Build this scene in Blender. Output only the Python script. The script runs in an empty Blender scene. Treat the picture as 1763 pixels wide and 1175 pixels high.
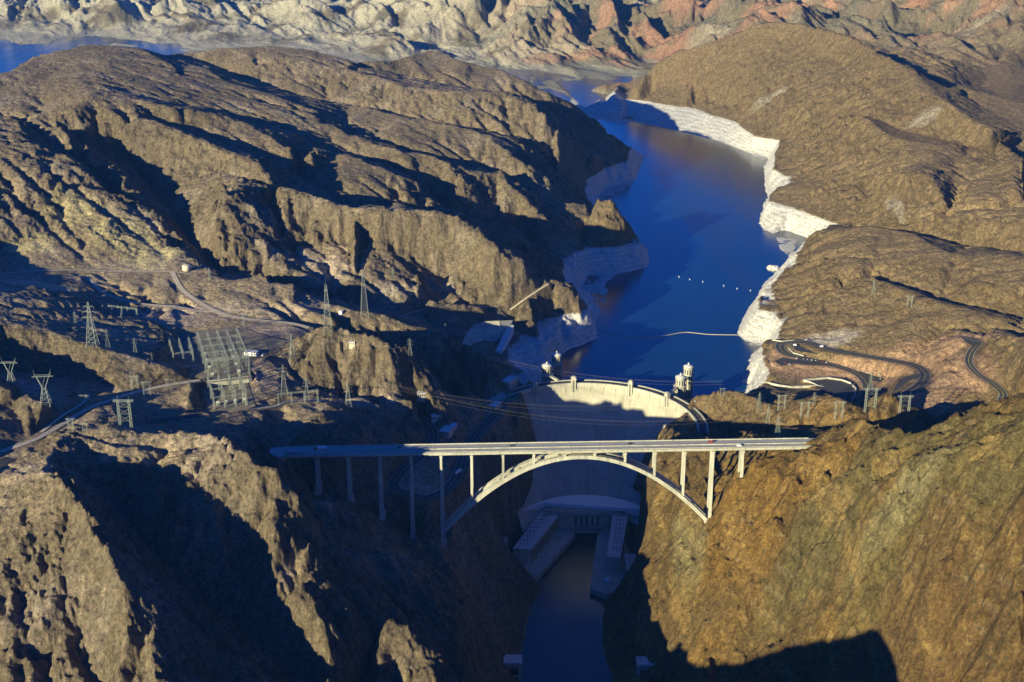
import bpy, bmesh, math, random
import numpy as np
from mathutils import Vector, Matrix
from mathutils.geometry import delaunay_2d_cdt
R = math.radians
C = bpy.context.scene.collection

# ------------------------------------------------------------------ camera
# heights are metres above the river below the dam, X right, Y away from the camera
CAMZ, PITCH, FPX, PW, PH = 913.0, R(20.0), 2193.0, 1763.0, 1175.0
cam = bpy.data.objects.new("camera", bpy.data.cameras.new("camera"))
C.objects.link(cam)
cam.location = (0, 0, CAMZ)
cam.rotation_euler = (R(90) - PITCH, 0, 0)
cam.data.sensor_width = 36.0
cam.data.lens = 36.0 * FPX / PW
cam.data.clip_start = 5.0
cam.data.clip_end = 60000.0
bpy.context.scene.camera = cam

# ------------------------------------------------------------------ sky, sun, exposure
SUN_AZ, SUN_EL = R(40.5), R(14.4)      # shadows run to the right of straight ahead
world = bpy.data.worlds.new("World")
bpy.context.scene.world = world
world.use_nodes = True
wn, wl = world.node_tree.nodes, world.node_tree.links
sky = wn.new("ShaderNodeTexSky")
sky.sky_type = 'NISHITA'; sky.sun_disc = False
sky.sun_elevation = SUN_EL; sky.sun_rotation = SUN_AZ + math.pi
sky.altitude = 1100; sky.air_density = 1.0; sky.dust_density = 0.3; sky.ozone_density = 3.0
tint = wn.new("ShaderNodeMix"); tint.data_type = 'RGBA'; tint.blend_type = 'MULTIPLY'
tint.inputs[0].default_value = 1.0
tint.inputs[7].default_value = (0.055, 0.40, 1.38, 1)
wl.new(sky.outputs[0], tint.inputs[6])
wl.new(tint.outputs[2], wn["Background"].inputs[0])
wn["Background"].inputs[1].default_value = 0.06
sun = bpy.data.objects.new("sun", bpy.data.lights.new("sun", 'SUN'))
C.objects.link(sun)
sun.data.energy = 5.0; sun.data.angle = R(0.5); sun.data.color = (1.0, 0.905, 0.57)
sd = Vector((math.sin(SUN_AZ) * math.cos(SUN_EL), math.cos(SUN_AZ) * math.cos(SUN_EL), -math.sin(SUN_EL)))
sun.rotation_euler = sd.to_track_quat('-Z', 'Y').to_euler()
vs = bpy.context.scene.view_settings
vs.view_transform = 'Standard'; vs.look = 'None'; vs.gamma = 1.0; vs.exposure = 1.0
vs.use_curve_mapping = False

# ------------------------------------------------------------------ picture point at a height -> place
cP, sP = math.cos(PITCH), math.sin(PITCH)
def at(u, v, z):
    a = (u - PW / 2) / FPX; b = (v - PH / 2) / FPX
    dx, dy, dz = a, cP - b * sP, -(sP + b * cP)
    t = (z - CAMZ) / dz
    return (dx * t, dy * t, z)

# ------------------------------------------------------------------ relief: survey lines (u, v, height)
# each line: roughness, list of points
RIVER, LAKE, CREST = 0.0, 134.0, 178.0
LINES = []
def L(rough, *pts): LINES.append((rough, [tuple(p) for p in pts]))
def W(rough, *pts): LINES.append((rough, [("w",) + tuple(p) for p in pts]))

# --- river banks and bed (gorge)
L(.15, (985,918,0),(965,960,0),(925,1020,0),(905,1060,0),(893,1110,0),(891,1175,0),(885,1300,0))
L(.15, (1030,918,0),(1020,1010,0),(1043,1030,0),(1040,1100,0),(1060,1175,0),(1080,1300,0))
L(.0, (1005,925,-12),(990,985,-12),(975,1060,-12),(965,1110,-12),(975,1175,-12),(985,1300,-12))
L(.0, (985,905,-6),(1030,905,-6))
# left wall of the gorge
L(.5, (900,700,172),(890,740,150),(905,800,110),(915,850,60),(925,880,40),(930,900,10))
L(.5, (868,722,170),(850,760,170),(822,800,174),(800,850,174),(790,880,170),(762,912,160))
L(.7, (860,830,120),(850,900,100),(862,960,60),(880,1000,30))
W(.8, (-85,1376,160),(-72,1320,158),(-50,1262,150),(-66,1200,160),(-46,1120,146),(-72,1050,158),(-62,1000,160),(-90,900,175))
L(.8, (730,925,170),(690,985,190),(700,1040,180))
L(.8, (840,980,80),(840,1060,75),(842,1175,60))
L(.5, (709,905,163),(655,880,190),(602,850,213),(549,827,233))
# Nevada road bench
L(.12, (880,676,178),(860,700,179),(830,735,181),(800,775,185),(795,800,187),(775,840,190),(735,857,191),(695,848,194),(680,836,196),(695,812,200),(725,785,203),(745,760,206),(740,735,209),(715,718,214))
L(.5, (690,790,215),(660,800,218),(640,760,236),(620,800,228),(600,830,222))
L(.5, (560,790,252),(600,770,255),(640,740,248),(690,720,240),(700,700,243))
# rim of gorge north of bridge
L(.5, (470,772,268),(490,765,268),(520,745,272),(545,722,275),(565,702,274),(620,695,262),(700,700,243),(765,685,232),(785,700,205),(800,730,190))
L(.3, (440,735,282),(400,740,288),(330,738,296),(250,742,312))

# --- left foreground hill
L(.85, (100,745,330),(85,790,332),(85,830,333),(130,850,336),(155,900,331),(180,940,324),(205,1000,313),(230,1060,288),(290,1090,266),(330,1130,243),(370,1175,218),(420,1260,200))
L(.9, (100,745,328),(150,741,325),(200,739,323),(245,744,315),(300,755,311),(360,765,313),(405,797,326),(440,820,320),(477,846,307),(521,891,281),(535,942,257),(555,962,242),(600,986,226),(635,1012,215),(645,1045,208),(660,1080,196),(700,1115,182),(740,1150,168))
L(.6, (180,800,312),(200,870,285),(260,955,262),(330,1010,240),(420,1080,212),(480,1140,188),(540,1200,160),(620,1300,110))
L(.6, (180,790,314),(260,795,312))
L(.8, (300,800,314),(350,850,300),(400,910,277),(440,965,254),(500,1035,241),(555,1100,217),(580,1175,190))
L(.8, (405,780,306),(430,790,300),(470,812,280),(500,830,262),(528,862,228))
L(.7, (445,812,290),(470,832,272),(530,895,245),(570,935,222),(620,960,205))
L(.8, (0,830,326),(0,900,308),(0,1000,284),(0,1100,260),(0,1175,240),(0,1300,215))
L(.6, (0,800,322),(30,790,322),(60,775,322))
L(.9, (100,900,320),(110,960,302),(120,1040,278),(140,1110,252),(170,1175,228),(200,1300,190))
L(.6, (-250,800,310),(-250,900,290),(-300,1000,260),(-300,1175,230),(-300,1350,200))
L(1., (0,1500,240),(300,1500,200),(600,1500,130),(760,1500,90))
L(.6, (-400,680,330),(-100,720,330),(-60,640,352),(-120,600,360),(-110,690,345))
# off-frame hill on the left bank
W(.35, (-276,806,210),(-258,780,238),(-244,758,248),(-228,722,246),(-212,689,255),(-149,682,292),(-128,640,328),(-103,599,357),(-79,568,390),(-71,553,381),(-60,535,365),(-56,511,345),(-50,440,310))
W(.4, (-330,700,180),(-260,600,220),(-180,520,260),(-140,440,240))
W(.4, (-200,780,150),(-150,740,170),(-80,680,180),(-40,620,200),(-20,540,190),(-10,440,180))
W(.6, (20,1000,-2),(30,880,0),(60,760,0),(90,600,0),(95,400,0),(95,200,0))
W(.6, (130,760,60),(180,600,120),(250,400,200),(300,200,260))
W(.5, (-900,200,180),(-400,200,180),(-200,300,220),(-60,200,220),(-900,500,200),(-500,450,200),(-900,900,240),(-1400,900,240))
W(.8, (600,300,420),(900,600,460),(1200,900,480),(1200,200,480),(1500,1300,450))

# --- plain on the left with the switchyards
L(.12,(60,775,318),(30,760,315),(100,735,308),(150,700,300),(215,680,296),(280,665,293),(345,655,290),(420,650,288))
L(.3, (0,775,318),(0,745,322),(0,700,325),(60,690,318),(110,700,310))
L(.5, (20,672,338),(45,678,338),(75,692,334),(100,710,322))
L(.3, (0,640,312),(80,650,300),(160,660,297),(200,670,298))
L(.4, (0,560,350),(100,580,338),(160,600,330),(230,620,318),(300,640,305),(330,655,297))
L(.4, (0,510,345),(60,505,335),(120,520,325),(200,545,312),(260,560,305),(305,585,298))
L(.3, (0,482,332),(60,490,325),(130,508,315),(190,530,305),(250,550,300),(300,572,295))
L(.0, (312,575,292),(400,565,291),(430,580,290),(500,590,288),(430,622,289),(428,648,288),(355,658,288),(315,620,290))
L(.0, (345,660,283),(425,655,283),(425,700,281),(360,705,281))
L(.2, (270,720,292),(340,718,290),(300,735,292),(440,700,282),(480,690,278),(540,690,272))
L(.35,(450,620,292),(480,640,284),(500,660,276),(520,680,270))
L(.15,(0,470,322),(50,468,318),(100,467,314),(150,462,310),(210,467,306),(270,467,303),(300,462,305),(330,470,300))
L(.15,(300,475,303),(310,500,299),(340,520,295),(380,540,292),(430,550,289),(500,558,285),(560,575,279),(600,585,262))
L(.5, (150,480,308),(200,500,300),(300,520,296),(260,530,290),(380,510,297),(440,520,292),(500,540,285))
# ridge P and the dark valley behind
L(.6, (330,470,300),(360,483,298),(400,487,296),(430,487,296),(445,480,299),(480,508,288),(500,498,293),(520,514,284),(570,532,275),(600,538,273),(650,546,265),(690,560,255),(730,570,245),(780,588,232),(795,602,222),(790,622,200))
L(.3, (385,468,282),(430,472,275),(480,490,266),(540,505,255),(600,518,246),(680,540,228),(740,556,212),(790,575,198))
L(.5, (600,588,256),(660,592,245),(700,600,238),(760,625,222),(790,640,200))
# knob K
L(.9, (505,612,284),(515,598,298),(530,588,306),(560,581,313),(600,580,315),(640,598,308),(680,610,302),(700,614,290),(720,622,270),(740,638,236),(760,660,208),(768,676,200))
L(.6, (500,640,280),(520,650,274),(560,665,263),(620,678,258),(680,682,252),(740,680,240))
L(.9, (795,640,190),(815,625,208),(838,630,206),(838,660,185),(825,670,182))

# --- Nevada shore by the dam
L(.2, (800,600,192),(820,565,196),(860,555,192),(880,560,186),(870,600,178),(860,625,178),(900,640,178),(915,660,178))
L(.2, (940,655,150),(941,640,140),(965,611,134),(978,600,134),(1000,594,134),(1026,581,134),(1022,557,134),(1035,540,134),(1046,523,134),(1030,512,134),(995,499,134),(1020,492,134),(1040,490,134),(1012,472,134),(1063,470,134),(1112,460,134),(1115,441,134),(1108,425,140))
L(.4, (930,600,165),(960,585,160),(1000,565,155),(1000,540,172),(940,545,180),(890,545,184))
L(.9, (872,531,204),(910,508,217),(945,488,228),(975,491,226),(995,496,218),(1004,515,196),(1012,530,178))
L(.3, (690,545,224),(740,532,214),(800,528,208),(860,528,203))
L(.6, (950,478,190),(965,462,178),(965,445,178),(1010,426,180),(1060,421,180),(1095,406,180),(1104,416,166),(1110,428,150))
L(.9, (1010,352,215),(1033,350,248),(1050,354,250),(1075,374,226),(1095,398,192))
L(.5, (1080,277,178),(1040,285,180),(1018,290,184),(1000,320,184),(1005,345,184),(1020,380,190),(990,400,200))
L(.2, (1097,298,134),(1090,310,134),(1040,323,134),(1030,335,134),(1053,349,134))
L(.3, (1053,349,134),(1035,360,134),(1060,366,134),(1090,380,134))
L(.8, (935,305,262),(960,300,245),(990,300,215),(1018,290,184))
L(.8, (957,228,305),(990,240,275),(1020,255,240),(1050,265,210))
L(.8, (1000,186,270),(1030,215,238),(1070,250,200),(1086,276,170))
# R6 great cliff
L(.9, (350,400,322),(365,375,350),(395,345,365),(420,322,376),(440,314,372),(480,325,366),(520,339,360),(560,352,354),(610,364,348),(640,365,347),(700,367,344),(750,371,340),(785,380,330),(815,400,318),(850,430,298),(880,437,290),(905,450,276),(913,480,250),(916,502,226))
L(.9, (385,440,305),(450,425,308),(510,424,290),(560,423,287),(600,420,287),(640,426,284),(700,446,264),(760,476,238),(800,487,234),(840,496,236),(880,498,234),(912,506,224))
L(.7, (395,452,290),(480,478,276),(560,492,264),(610,486,266),(640,500,256),(700,512,242),(760,525,226),(830,528,214))
L(.6, (530,338,330),(600,350,315),(680,355,298),(740,365,285),(800,378,262),(860,395,235),(900,415,210),(950,430,184))
L(.6, (920,440,215),(930,480,205),(945,470,195))
# R5
L(.8, (548,262,356),(600,275,350),(650,290,340),(700,310,326),(720,315,318),(738,322,300))
L(.7, (510,285,338),(520,310,332),(560,328,326),(620,332,320),(680,350,306),(725,362,290))
L(.8, (738,322,300),(730,345,290),(725,362,282))
L(.5, (540,258,344),(600,264,338),(670,284,322),(738,312,296),(760,330,280))
# R4
L(.8, (440,190,395),(520,212,375),(575,214,368),(600,232,358),(650,252,347),(700,271,337),(735,270,332),(765,285,320),(775,300,308))
L(.9, (775,300,308),(800,300,300),(812,330,280),(830,365,240))
L(.9, (745,335,278),(765,360,255),(800,375,238),(830,380,228))
L(.9, (830,306,292),(858,303,290),(878,322,280),(905,340,266),(925,352,252),(943,372,232))
L(.8, (850,378,224),(900,380,218),(948,384,206))
L(.5, (590,216,348),(650,238,334),(705,262,324),(760,272,310),(830,290,285),(900,320,255),(950,350,225))
# R3
L(.8, (640,190,356),(700,203,353),(772,217,346),(823,231,334),(874,264,312),(905,285,296),(938,307,262))
L(.6, (560,178,358),(620,182,352),(680,196,346),(740,206,338),(800,219,326),(850,226,314),(900,236,300),(950,250,280))
# R2 cliff
L(.9, (480,103,432),(560,117,418),(600,124,410),(640,134,402),(665,143,396),(700,155,388),(750,158,385),(780,160,386),(830,162,382),(870,165,377),(900,178,366),(940,198,350),(957,218,328),(960,230,306))
L(.8, (560,168,364),(620,176,360),(650,188,348),(720,196,345),(780,208,336),(850,219,322),(900,224,312),(955,232,300))
L(.6, (600,112,404),(640,118,395),(700,132,374),(780,146,358),(870,160,332),(930,180,300),(980,200,268))
# skyline 
L(.35, (-300,170,430),(-100,160,450),(0,128,468),(20,120,470),(50,100,474),(100,86,480),(150,77,482),(200,78,480),(235,82,474),(260,95,462),(290,97,444),(310,90,440),(400,82,450),(470,78,450),(520,84,442),(560,93,432),(600,100,424),(640,106,414),(680,105,406),(705,102,408),(720,92,414),(740,88,416),(770,94,408),(800,107,396),(815,120,378),(840,128,368),(865,120,376),(905,140,354),(950,165,318),(1000,186,270))
L(.7, (0,150,455),(60,130,462),(120,120,466),(180,115,468))
L(.4, (235,82,474),(270,100,462),(300,120,450),(320,148,434))
L(.45, (310,122,440),(350,118,438),(385,138,428),(430,152,416),(490,172,398),(560,177,374))
L(.5, (290,98,432),(340,105,418),(400,128,400),(460,148,384),(520,165,370),(570,176,358))
L(.7, (440,110,425),(500,130,402),(560,150,380))
# R9'
L(.7, (155,165,462),(200,167,456),(250,178,448),(300,190,440),(350,196,430),(400,207,415),(450,228,398),(500,250,384),(530,262,376))
L(.5, (230,162,446),(300,180,426),(350,184,412),(400,197,398),(480,220,376),(540,245,354))
# R8
L(.9, (130,190,450),(165,183,452),(210,207,432),(260,212,430),(300,226,425),(350,245,413),(400,268,400),(440,285,388),(470,303,376),(478,330,352))
L(.5, (260,205,424),(330,218,408),(400,248,388),(460,265,372),(500,290,352),(500,320,340))
L(.7, (220,235,407),(300,262,388),(360,290,372),(420,315,360),(470,340,347))
# R7
L(.9, (-300,250,460),(-100,245,450),(0,250,436),(30,247,434),(60,248,430),(95,265,414),(130,290,402),(165,312,386),(200,330,372),(235,350,354),(262,375,338),(280,400,326),(292,430,312),(340,455,300),(365,466,296))
L(.8, (118,252,410),(150,263,404),(180,280,396),(212,305,380),(235,328,360))
L(.6, (75,250,408),(120,270,392),(160,290,376),(195,318,362))
L(.5, (150,253,385),(200,270,362),(250,310,336),(300,375,312),(340,425,296),(370,455,286),(385,468,282))
L(.8, (0,360,372),(60,330,388),(100,360,362),(180,400,338),(250,430,316))
L(.6, (0,430,325),(60,420,328),(150,430,322),(230,455,307))
L(.8, (-300,470,360),(-300,350,420),(-300,560,360))
L(.8, (30,200,436),(90,210,428),(60,160,452))

# --- behind the left mountain: lake and far country
L(.0, (-500,140,120),(-100,135,120),(0,125,120),(60,95,120),(130,74.5,120),(200,74,125),(300,85,118))
L(.05,(-600,50,134),(-200,50,134),(0,55,134),(45,57,134),(70,60,136),(60,66,136),(20,72,134),(60,76,134),(130,78,134),(200,76,135),(240,80,134),(262,80,134),(268,75,134),(310,74,134),(318,80,134))
L(.05,(262,90,126),(290,85,126),(315,82,134),(340,85,136),(440,78,142),(560,92,142),(640,104,140))
L(.25,(100,64,140),(160,50,148),(240,45,160),(320,55,158),(400,60,155),(470,62,150),(600,85,146),(640,98,142))
L(.5, (0,35,170),(100,30,180),(180,22,230),(300,25,200),(380,35,185),(460,40,175),(540,62,155),(620,52,170))
L(.8, (0,5,235),(200,0,280),(400,5,250),(540,8,270),(620,20,240),(680,45,200),(700,60,210),(730,70,180),(760,80,150))
L(.5, (640,60,190),(680,50,215),(760,35,250),(840,30,250),(900,40,230),(840,60,190),(780,75,160))
L(.3, (800,100,142),(822,106,134),(835,112,134),(870,118,134),(890,111,136),(960,116,136),(985,125,134),(1000,119,136),(1060,112,140))
L(.05,(860,121,120),(900,130,120),(1000,150,120),(1050,155,120),(930,122,128),(870,125,126))
L(.05,(965,136,134),(990,132,137),(1040,128,138),(1090,128,134),(1040,136,134),(965,139,134),(955,141,134))
L(.7, (860,95,160),(920,80,185),(1000,70,200),(1060,60,225),(1000,100,150),(1080,100,150),(1130,95,150))
L(.9, (760,0,330),(900,0,340),(1000,10,320),(1100,0,350),(900,20,300),(1000,35,255),(1100,30,290),(1180,60,220),(1240,50,225))
L(.9, (1200,0,370),(1300,0,380),(1400,0,390),(1500,0,400),(1600,0,420),(1763,0,450),(2100,0,480),(2400,50,460))
L(.9, (1300,30,270),(1400,30,290),(1480,55,280),(1560,40,330),(1620,20,380),(1700,40,370),(1763,50,370),(1500,30,310))
L(.8, (1580,70,290),(1640,95,300),(1690,110,280),(1763,90,310),(1640,60,330),(1700,80,320))
L(.4, (1720,120,250),(1763,115,262),(1763,140,250),(1700,140,262),(1690,150,262),(1640,145,300))
L(.8, (1540,85,330),(1580,85,345),(1620,110,330),(1660,140,290))
def WG(rough, ys, xs, f):
    for y in ys:
        W(rough, *[(x, y, f(x, y)) for x in xs])
WG(.9, (9500, 11500, 14000, 18000), (-9000,-6500,-4500,-3000,-1500,0,1500,3000,4500,6500,9000),
   lambda x, y: 330 + (y - 9500) * .06 + 40 * math.sin(x * .0013 + y))
W(.3, (-4500,7000,200),(-4500,5500,134),(-4500,4000,150),(-3500,3000,300),(-3000,2000,380),(-2500,1300,380))
W(.8, (4000,6000,350),(3500,4500,340),(3000,3000,340),(2300,2000,330),(1900,1500,380))

# --- right bank of the lake, from far to near
L(.3, (1005,190,134),(1030,200,134),(1100,210,134),(1170,225,134),(1250,246,134),(1290,262,134),(1325,270,134),(1320,295,134),(1322,322,134),(1322,345,134),(1308,385,134),(1312,394,134),(1350,408,134),(1388,418,134))
L(.3, (1012,187,142),(1030,174,160),(1052,168,178),(1100,172,180),(1140,178,180),(1200,185,180),(1232,198,180),(1265,206,180),(1300,234,180),(1345,240,180),(1336,266,180),(1332,290,180),(1376,313,180),(1340,322,180),(1326,335,180),(1322,344,180),(1370,360,180),(1410,372,180),(1465,392,180))
L(.6, (1056,160,188),(1085,138,240),(1110,115,285),(1140,95,322),(1170,84,345),(1200,78,362),(1250,64,392),(1300,46,430),(1340,41,446),(1380,41,452),(1420,52,446),(1450,60,442),(1484,73,432),(1527,102,415),(1560,116,404),(1583,138,388),(1610,152,374),(1660,152,350),(1720,168,330),(1763,180,320))
L(.7, (1120,150,215),(1180,140,252),(1250,130,288),(1330,110,335),(1400,100,365),(1460,110,372))
L(.7, (1200,176,188),(1260,185,198),(1300,190,225),(1380,180,275),(1450,165,318),(1520,150,362),(1560,150,374),(1610,168,368),(1660,198,350),(1709,228,335),(1763,262,322))
L(.4, (1640,160,335),(1700,190,318),(1763,225,305),(1763,200,310),(2000,230,330))
L(.8, (1370,240,205),(1420,225,245),(1450,215,280),(1480,204,318),(1510,222,310),(1540,238,304),(1600,248,302),(1640,250,300),(1662,272,284))
L(.6, (1500,205,300),(1550,225,292),(1610,238,290),(1680,255,285),(1763,290,280))
L(.8, (1380,290,192),(1420,280,215),(1480,275,248),(1540,280,276),(1600,290,285),(1690,290,285))
L(.9, (1350,325,188),(1400,315,205),(1460,305,235),(1520,300,270),(1560,297,302),(1590,304,297),(1610,324,286),(1622,342,272))
L(.7, (1400,350,190),(1480,345,215),(1560,345,250),(1620,350,262),(1700,345,280),(1763,340,290))
L(.7, (1470,388,188),(1520,380,215),(1580,375,242),(1640,385,260),(1700,385,275),(1763,380,292),(2000,380,310))
L(.5, (1480,394,184),(1560,396,225),(1600,408,234),(1680,420,240),(1763,432,248),(2000,440,260))
# near hill
L(.6, (1390,416,186),(1400,402,202),(1450,397,228),(1500,395,250),(1570,406,258),(1600,424,262),(1650,445,266),(1700,441,274),(1763,446,284),(2000,450,300))
L(.5, (1388,418,184),(1375,425,178),(1360,440,168),(1345,465,150),(1325,490,165),(1314,505,172),(1305,530,180),(1357,540,180),(1338,580,180),(1322,590,178))
L(.1, (1400,425,126),(1366,436,134),(1345,460,134),(1320,485,134),(1305,510,134),(1292,530,134),(1270,575,134),(1282,585,134),(1318,592,134),(1312,600,134))
L(.4, (1325,600,172),(1312,615,178),(1328,640,180),(1325,655,180),(1315,668,180),(1300,680,185))
L(.4, (1300,605,134),(1290,625,134),(1276,640,134),(1282,655,134),(1290,668,134),(1280,682,134),(1230,690,134))
L(.6, (1400,440,222),(1450,445,242),(1480,449,242),(1510,457,240),(1560,460,248),(1590,451,260),(1620,460,262),(1642,475,252))
L(.6, (1400,500,205),(1440,490,222),(1480,485,238),(1503,478,244),(1540,495,246),(1580,512,248),(1640,530,248),(1700,545,252),(1763,560,252))
L(.5, (1520,475,236),(1580,498,236),(1640,520,236),(1763,545,240),(1680,490,262),(1763,500,272))
L(.6, (1380,540,192),(1420,530,210),(1480,530,222),(1540,540,228),(1600,560,236),(1660,560,248),(1763,570,252))
L(.4, (1340,585,182),(1400,580,190),(1440,580,200),(1500,588,210),(1560,596,220),(1600,592,228),(1650,575,252))
# roads terraces Arizona
L(.0, (1325,588,186),(1345,590,188),(1390,592,192),(1410,600,194),(1480,610,200),(1540,620,207),(1580,630,212),(1595,645,215),(1590,662,218),(1560,680,222))
L(.0, (1345,600,186),(1352,612,186),(1370,620,185),(1420,628,184),(1470,640,183),(1490,655,182),(1500,672,182),(1510,650,184),(1490,640,185))
L(.06, (1390,600,188),(1440,620,188),(1500,632,189),(1540,650,190),(1520,675,191))
L(.05,(1340,625,184),(1345,640,181),(1380,655,178),(1440,650,178),(1480,655,178),(1510,675,178),(1480,700,178),(1430,690,178),(1385,672,178),(1330,662,178))
L(.1, (1652,580,248),(1690,583,250),(1680,595,248),(1668,612,244),(1680,635,240),(1715,660,234),(1735,680,230),(1722,692,228))
L(.4, (1620,600,238),(1640,640,232),(1680,670,226),(1620,680,222),(1700,700,222))
L(.6, (1700,575,262),(1730,578,275),(1763,590,288),(1763,640,285),(1763,670,270),(2000,600,300))
# knobs between lot and bridge
L(.7, (1198,690,184),(1215,684,194),(1240,682,200),(1290,690,202),(1318,700,205),(1330,690,196))
L(.6, (1205,728,162),(1235,735,166),(1260,745,180),(1290,750,196),(1320,745,205))
L(.1, (1185,712,176),(1200,722,173),(1212,738,168),(1218,752,166))
L(.6, (1340,700,215),(1360,692,222),(1385,705,226),(1420,688,234),(1450,700,236),(1470,715,230))
L(.6, (1490,700,222),(1510,684,240),(1540,685,248),(1580,700,240),(1620,712,230))
L(.5, (1330,730,218),(1400,735,222),(1460,740,225),(1540,730,215),(1600,720,212),(1660,710,214))
L(.4, (1240,765,202),(1300,760,228),(1350,758,245),(1395,764,266))
# ridge S and the great near slope
L(.7, (1395,768,268),(1430,752,286),(1480,733,312),(1500,736,318),(1530,745,326),(1570,745,338),(1610,735,350),(1650,716,368),(1700,697,390),(1763,686,415),(2000,660,470))
L(.6, (1395,768,268),(1360,785,262),(1330,795,252),(1300,810,236),(1283,828,222),(1250,850,205),(1235,880,180),(1222,895,170))
L(.5, (1200,752,196),(1160,752,180),(1130,775,168),(1112,820,148),(1102,870,122),(1106,900,112),(1095,940,85),(1088,1000,68),(1085,1080,48),(1090,1100,42))
L(.4, (1215,700,172),(1190,715,150),(1145,738,150),(1125,780,142),(1105,830,122),(1090,862,50),(1082,880,40),(1075,900,10))
L(.6, (1180,800,182),(1170,850,160),(1160,900,140),(1150,960,120),(1150,1020,100),(1150,1080,80),(1140,1140,55),(1130,1175,30),(1120,1175,12))
L(.6, (1230,950,165),(1215,1020,135),(1210,1090,105),(1230,1135,90),(1240,1175,80),(1230,1300,60))
L(.7, (1330,850,232),(1320,920,208),(1310,1000,165),(1300,1060,132),(1300,1120,108),(1300,1175,92),(1300,1300,70))
L(.7, (1400,800,268),(1400,860,256),(1400,920,230),(1390,1000,195),(1380,1080,155),(1380,1175,120),(1380,1300,90))
L(.7, (1500,800,318),(1500,860,304),(1500,930,280),(1500,1000,250),(1500,1060,222),(1500,1120,192),(1500,1175,168),(1500,1300,130))
L(.7, (1620,800,368),(1620,900,336),(1620,1000,296),(1620,1060,268),(1620,1100,252),(1620,1175,224),(1620,1350,180))
L(.7, (1763,760,415),(1763,850,395),(1763,950,360),(1763,1040,328),(1763,1100,304),(1763,1175,278),(1763,1400,210))
L(.7, (2100,760,500),(2100,900,480),(2100,1050,450),(2200,1250,400))
L(.5, (1060,1040,25),(1080,1060,40),(1070,1120,15),(1100,1150,15))

# land falls away behind these crests (places relative to the crest: across, along, drop, or fixed height)
def back(dx, dy, z, *pts):
    out = []
    for p in pts:
        x, y, h = at(*p)
        out.append(("w", x + dx, y + dy, h + z if z < 0 else z))
    LINES.append((.4, out))
back(0, 420, 118, (-300,170,430),(0,128,468),(50,100,474),(100,86,480),(150,77,482),(235,82,474),(300,90,444))
back(0, 420, 150, (400,82,450),(470,78,450),(560,93,432),(640,106,414),(720,92,414))
back(80, 420, 118, (770,94,408),(865,120,376),(905,140,354),(950,165,318),(1000,186,270))
back(130, 150, 118, (950,165,318),(1000,186,270),(1030,215,238),(1070,250,200))
back(90, 160, 118, (1033,350,248),(1050,354,250),(1075,374,226))
back(0, 260, 118, (1390,416,186),(1400,402,202),(1450,397,228))
back(60, 300, -90, (1300,46,430),(1340,41,446),(1380,41,452),(1420,52,446),(1484,73,432),(1527,102,415))
back(-60, 400, 170, (1085,135,250),(1140,95,322),(1200,78,362),(1250,64,392))
back(30, 110, -70, (1530,745,326),(1570,745,338),(1610,735,350),(1650,716,368),(1700,697,390),(1763,686,415),(2000,660,470))
back(10, 70, -30, (1430,752,286),(1480,733,312))
# lake bed
for p in [(1180,320,110),(1150,400,110),(1220,400,110),(1150,500,110),(1200,560,110),(1100,600,110),(1200,620,110),(1100,640,110),(1000,640,110),(1230,680,110),(1130,260,110),(1220,290,110),(1250,480,110),(1260,350,110),(1080,540,110),(1080,620,110),(1080,200,110),(1040,192,115),(1080,215,110),(1120,235,110),(1040,170,118),(1000,165,110),(1080,150,118)]: L(.0, p)
# under the dam the rock steps down
for p in [(905,686,160),(960,690,60),(1060,690,60),(1140,700,60),(1180,712,150),(950,760,40),(1100,760,40),(1000,760,20),(955,850,20),(1060,850,20),(985,900,-5),(1035,900,-5)]: L(.0, p)

# ------------------------------------------------------------------ numpy noise
_rng = np.random.RandomState(7)
_ang = _rng.rand(65536).astype(np.float32) * 6.2831853
_GC, _GS = np.cos(_ang), np.sin(_ang)
def perlin(x, y, s=0):
    x = x.astype(np.float32); y = y.astype(np.float32)
    x0 = np.floor(x); y0 = np.floor(y); fx = x - x0; fy = y - y0
    u = fx * fx * fx * (fx * (fx * 6 - 15) + 10); v = fy * fy * fy * (fy * (fy * 6 - 15) + 10)
    ix = x0.astype(np.int32) * 7919 + s * 5471; iy = y0.astype(np.int32) * 104729
    def g(i, j):
        k = (ix + i * 7919) ^ (iy + j * 104729); k = (k ^ (k >> 7)) & 65535
        return _GC[k] * (fx - i) + _GS[k] * (fy - j)
    a = g(0, 0); b = g(1, 0); c = g(0, 1); d = g(1, 1)
    return 1.5 * ((a + u * (b - a)) * (1 - v) + (c + u * (d - c)) * v)
def ridged(x, y, octs, s=0, gain=.5, lac=2.07):
    r = 0; amp = 1.0; w = 1.0; tot = 0
    for o in range(octs):
        n = 1 - np.abs(perlin(x + 17.3 * o, y - 9.1 * o, s + o)); n = n * n * w
        r = r + n * amp; tot += amp; w = np.clip(n * 1.6, 0, 1)
        x, y = (x * .84 - y * .54) * lac, (x * .54 + y * .84) * lac; amp *= gain
    return r / tot
def fbm(x, y, octs, s=0, gain=.5):
    r = 0; amp = 1.0; tot = 0
    for o in range(octs):
        r = r + perlin(x, y, s + o) * amp; tot += amp; amp *= gain
        x, y = (x * .8 - y * .6) * 2.03 + 5.2, (x * .6 + y * .8) * 2.03
    return r / tot
def sstep(a, b, x):
    t = np.clip((x - a) / (b - a), 0, 1); return t * t * (3 - 2 * t)

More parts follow.
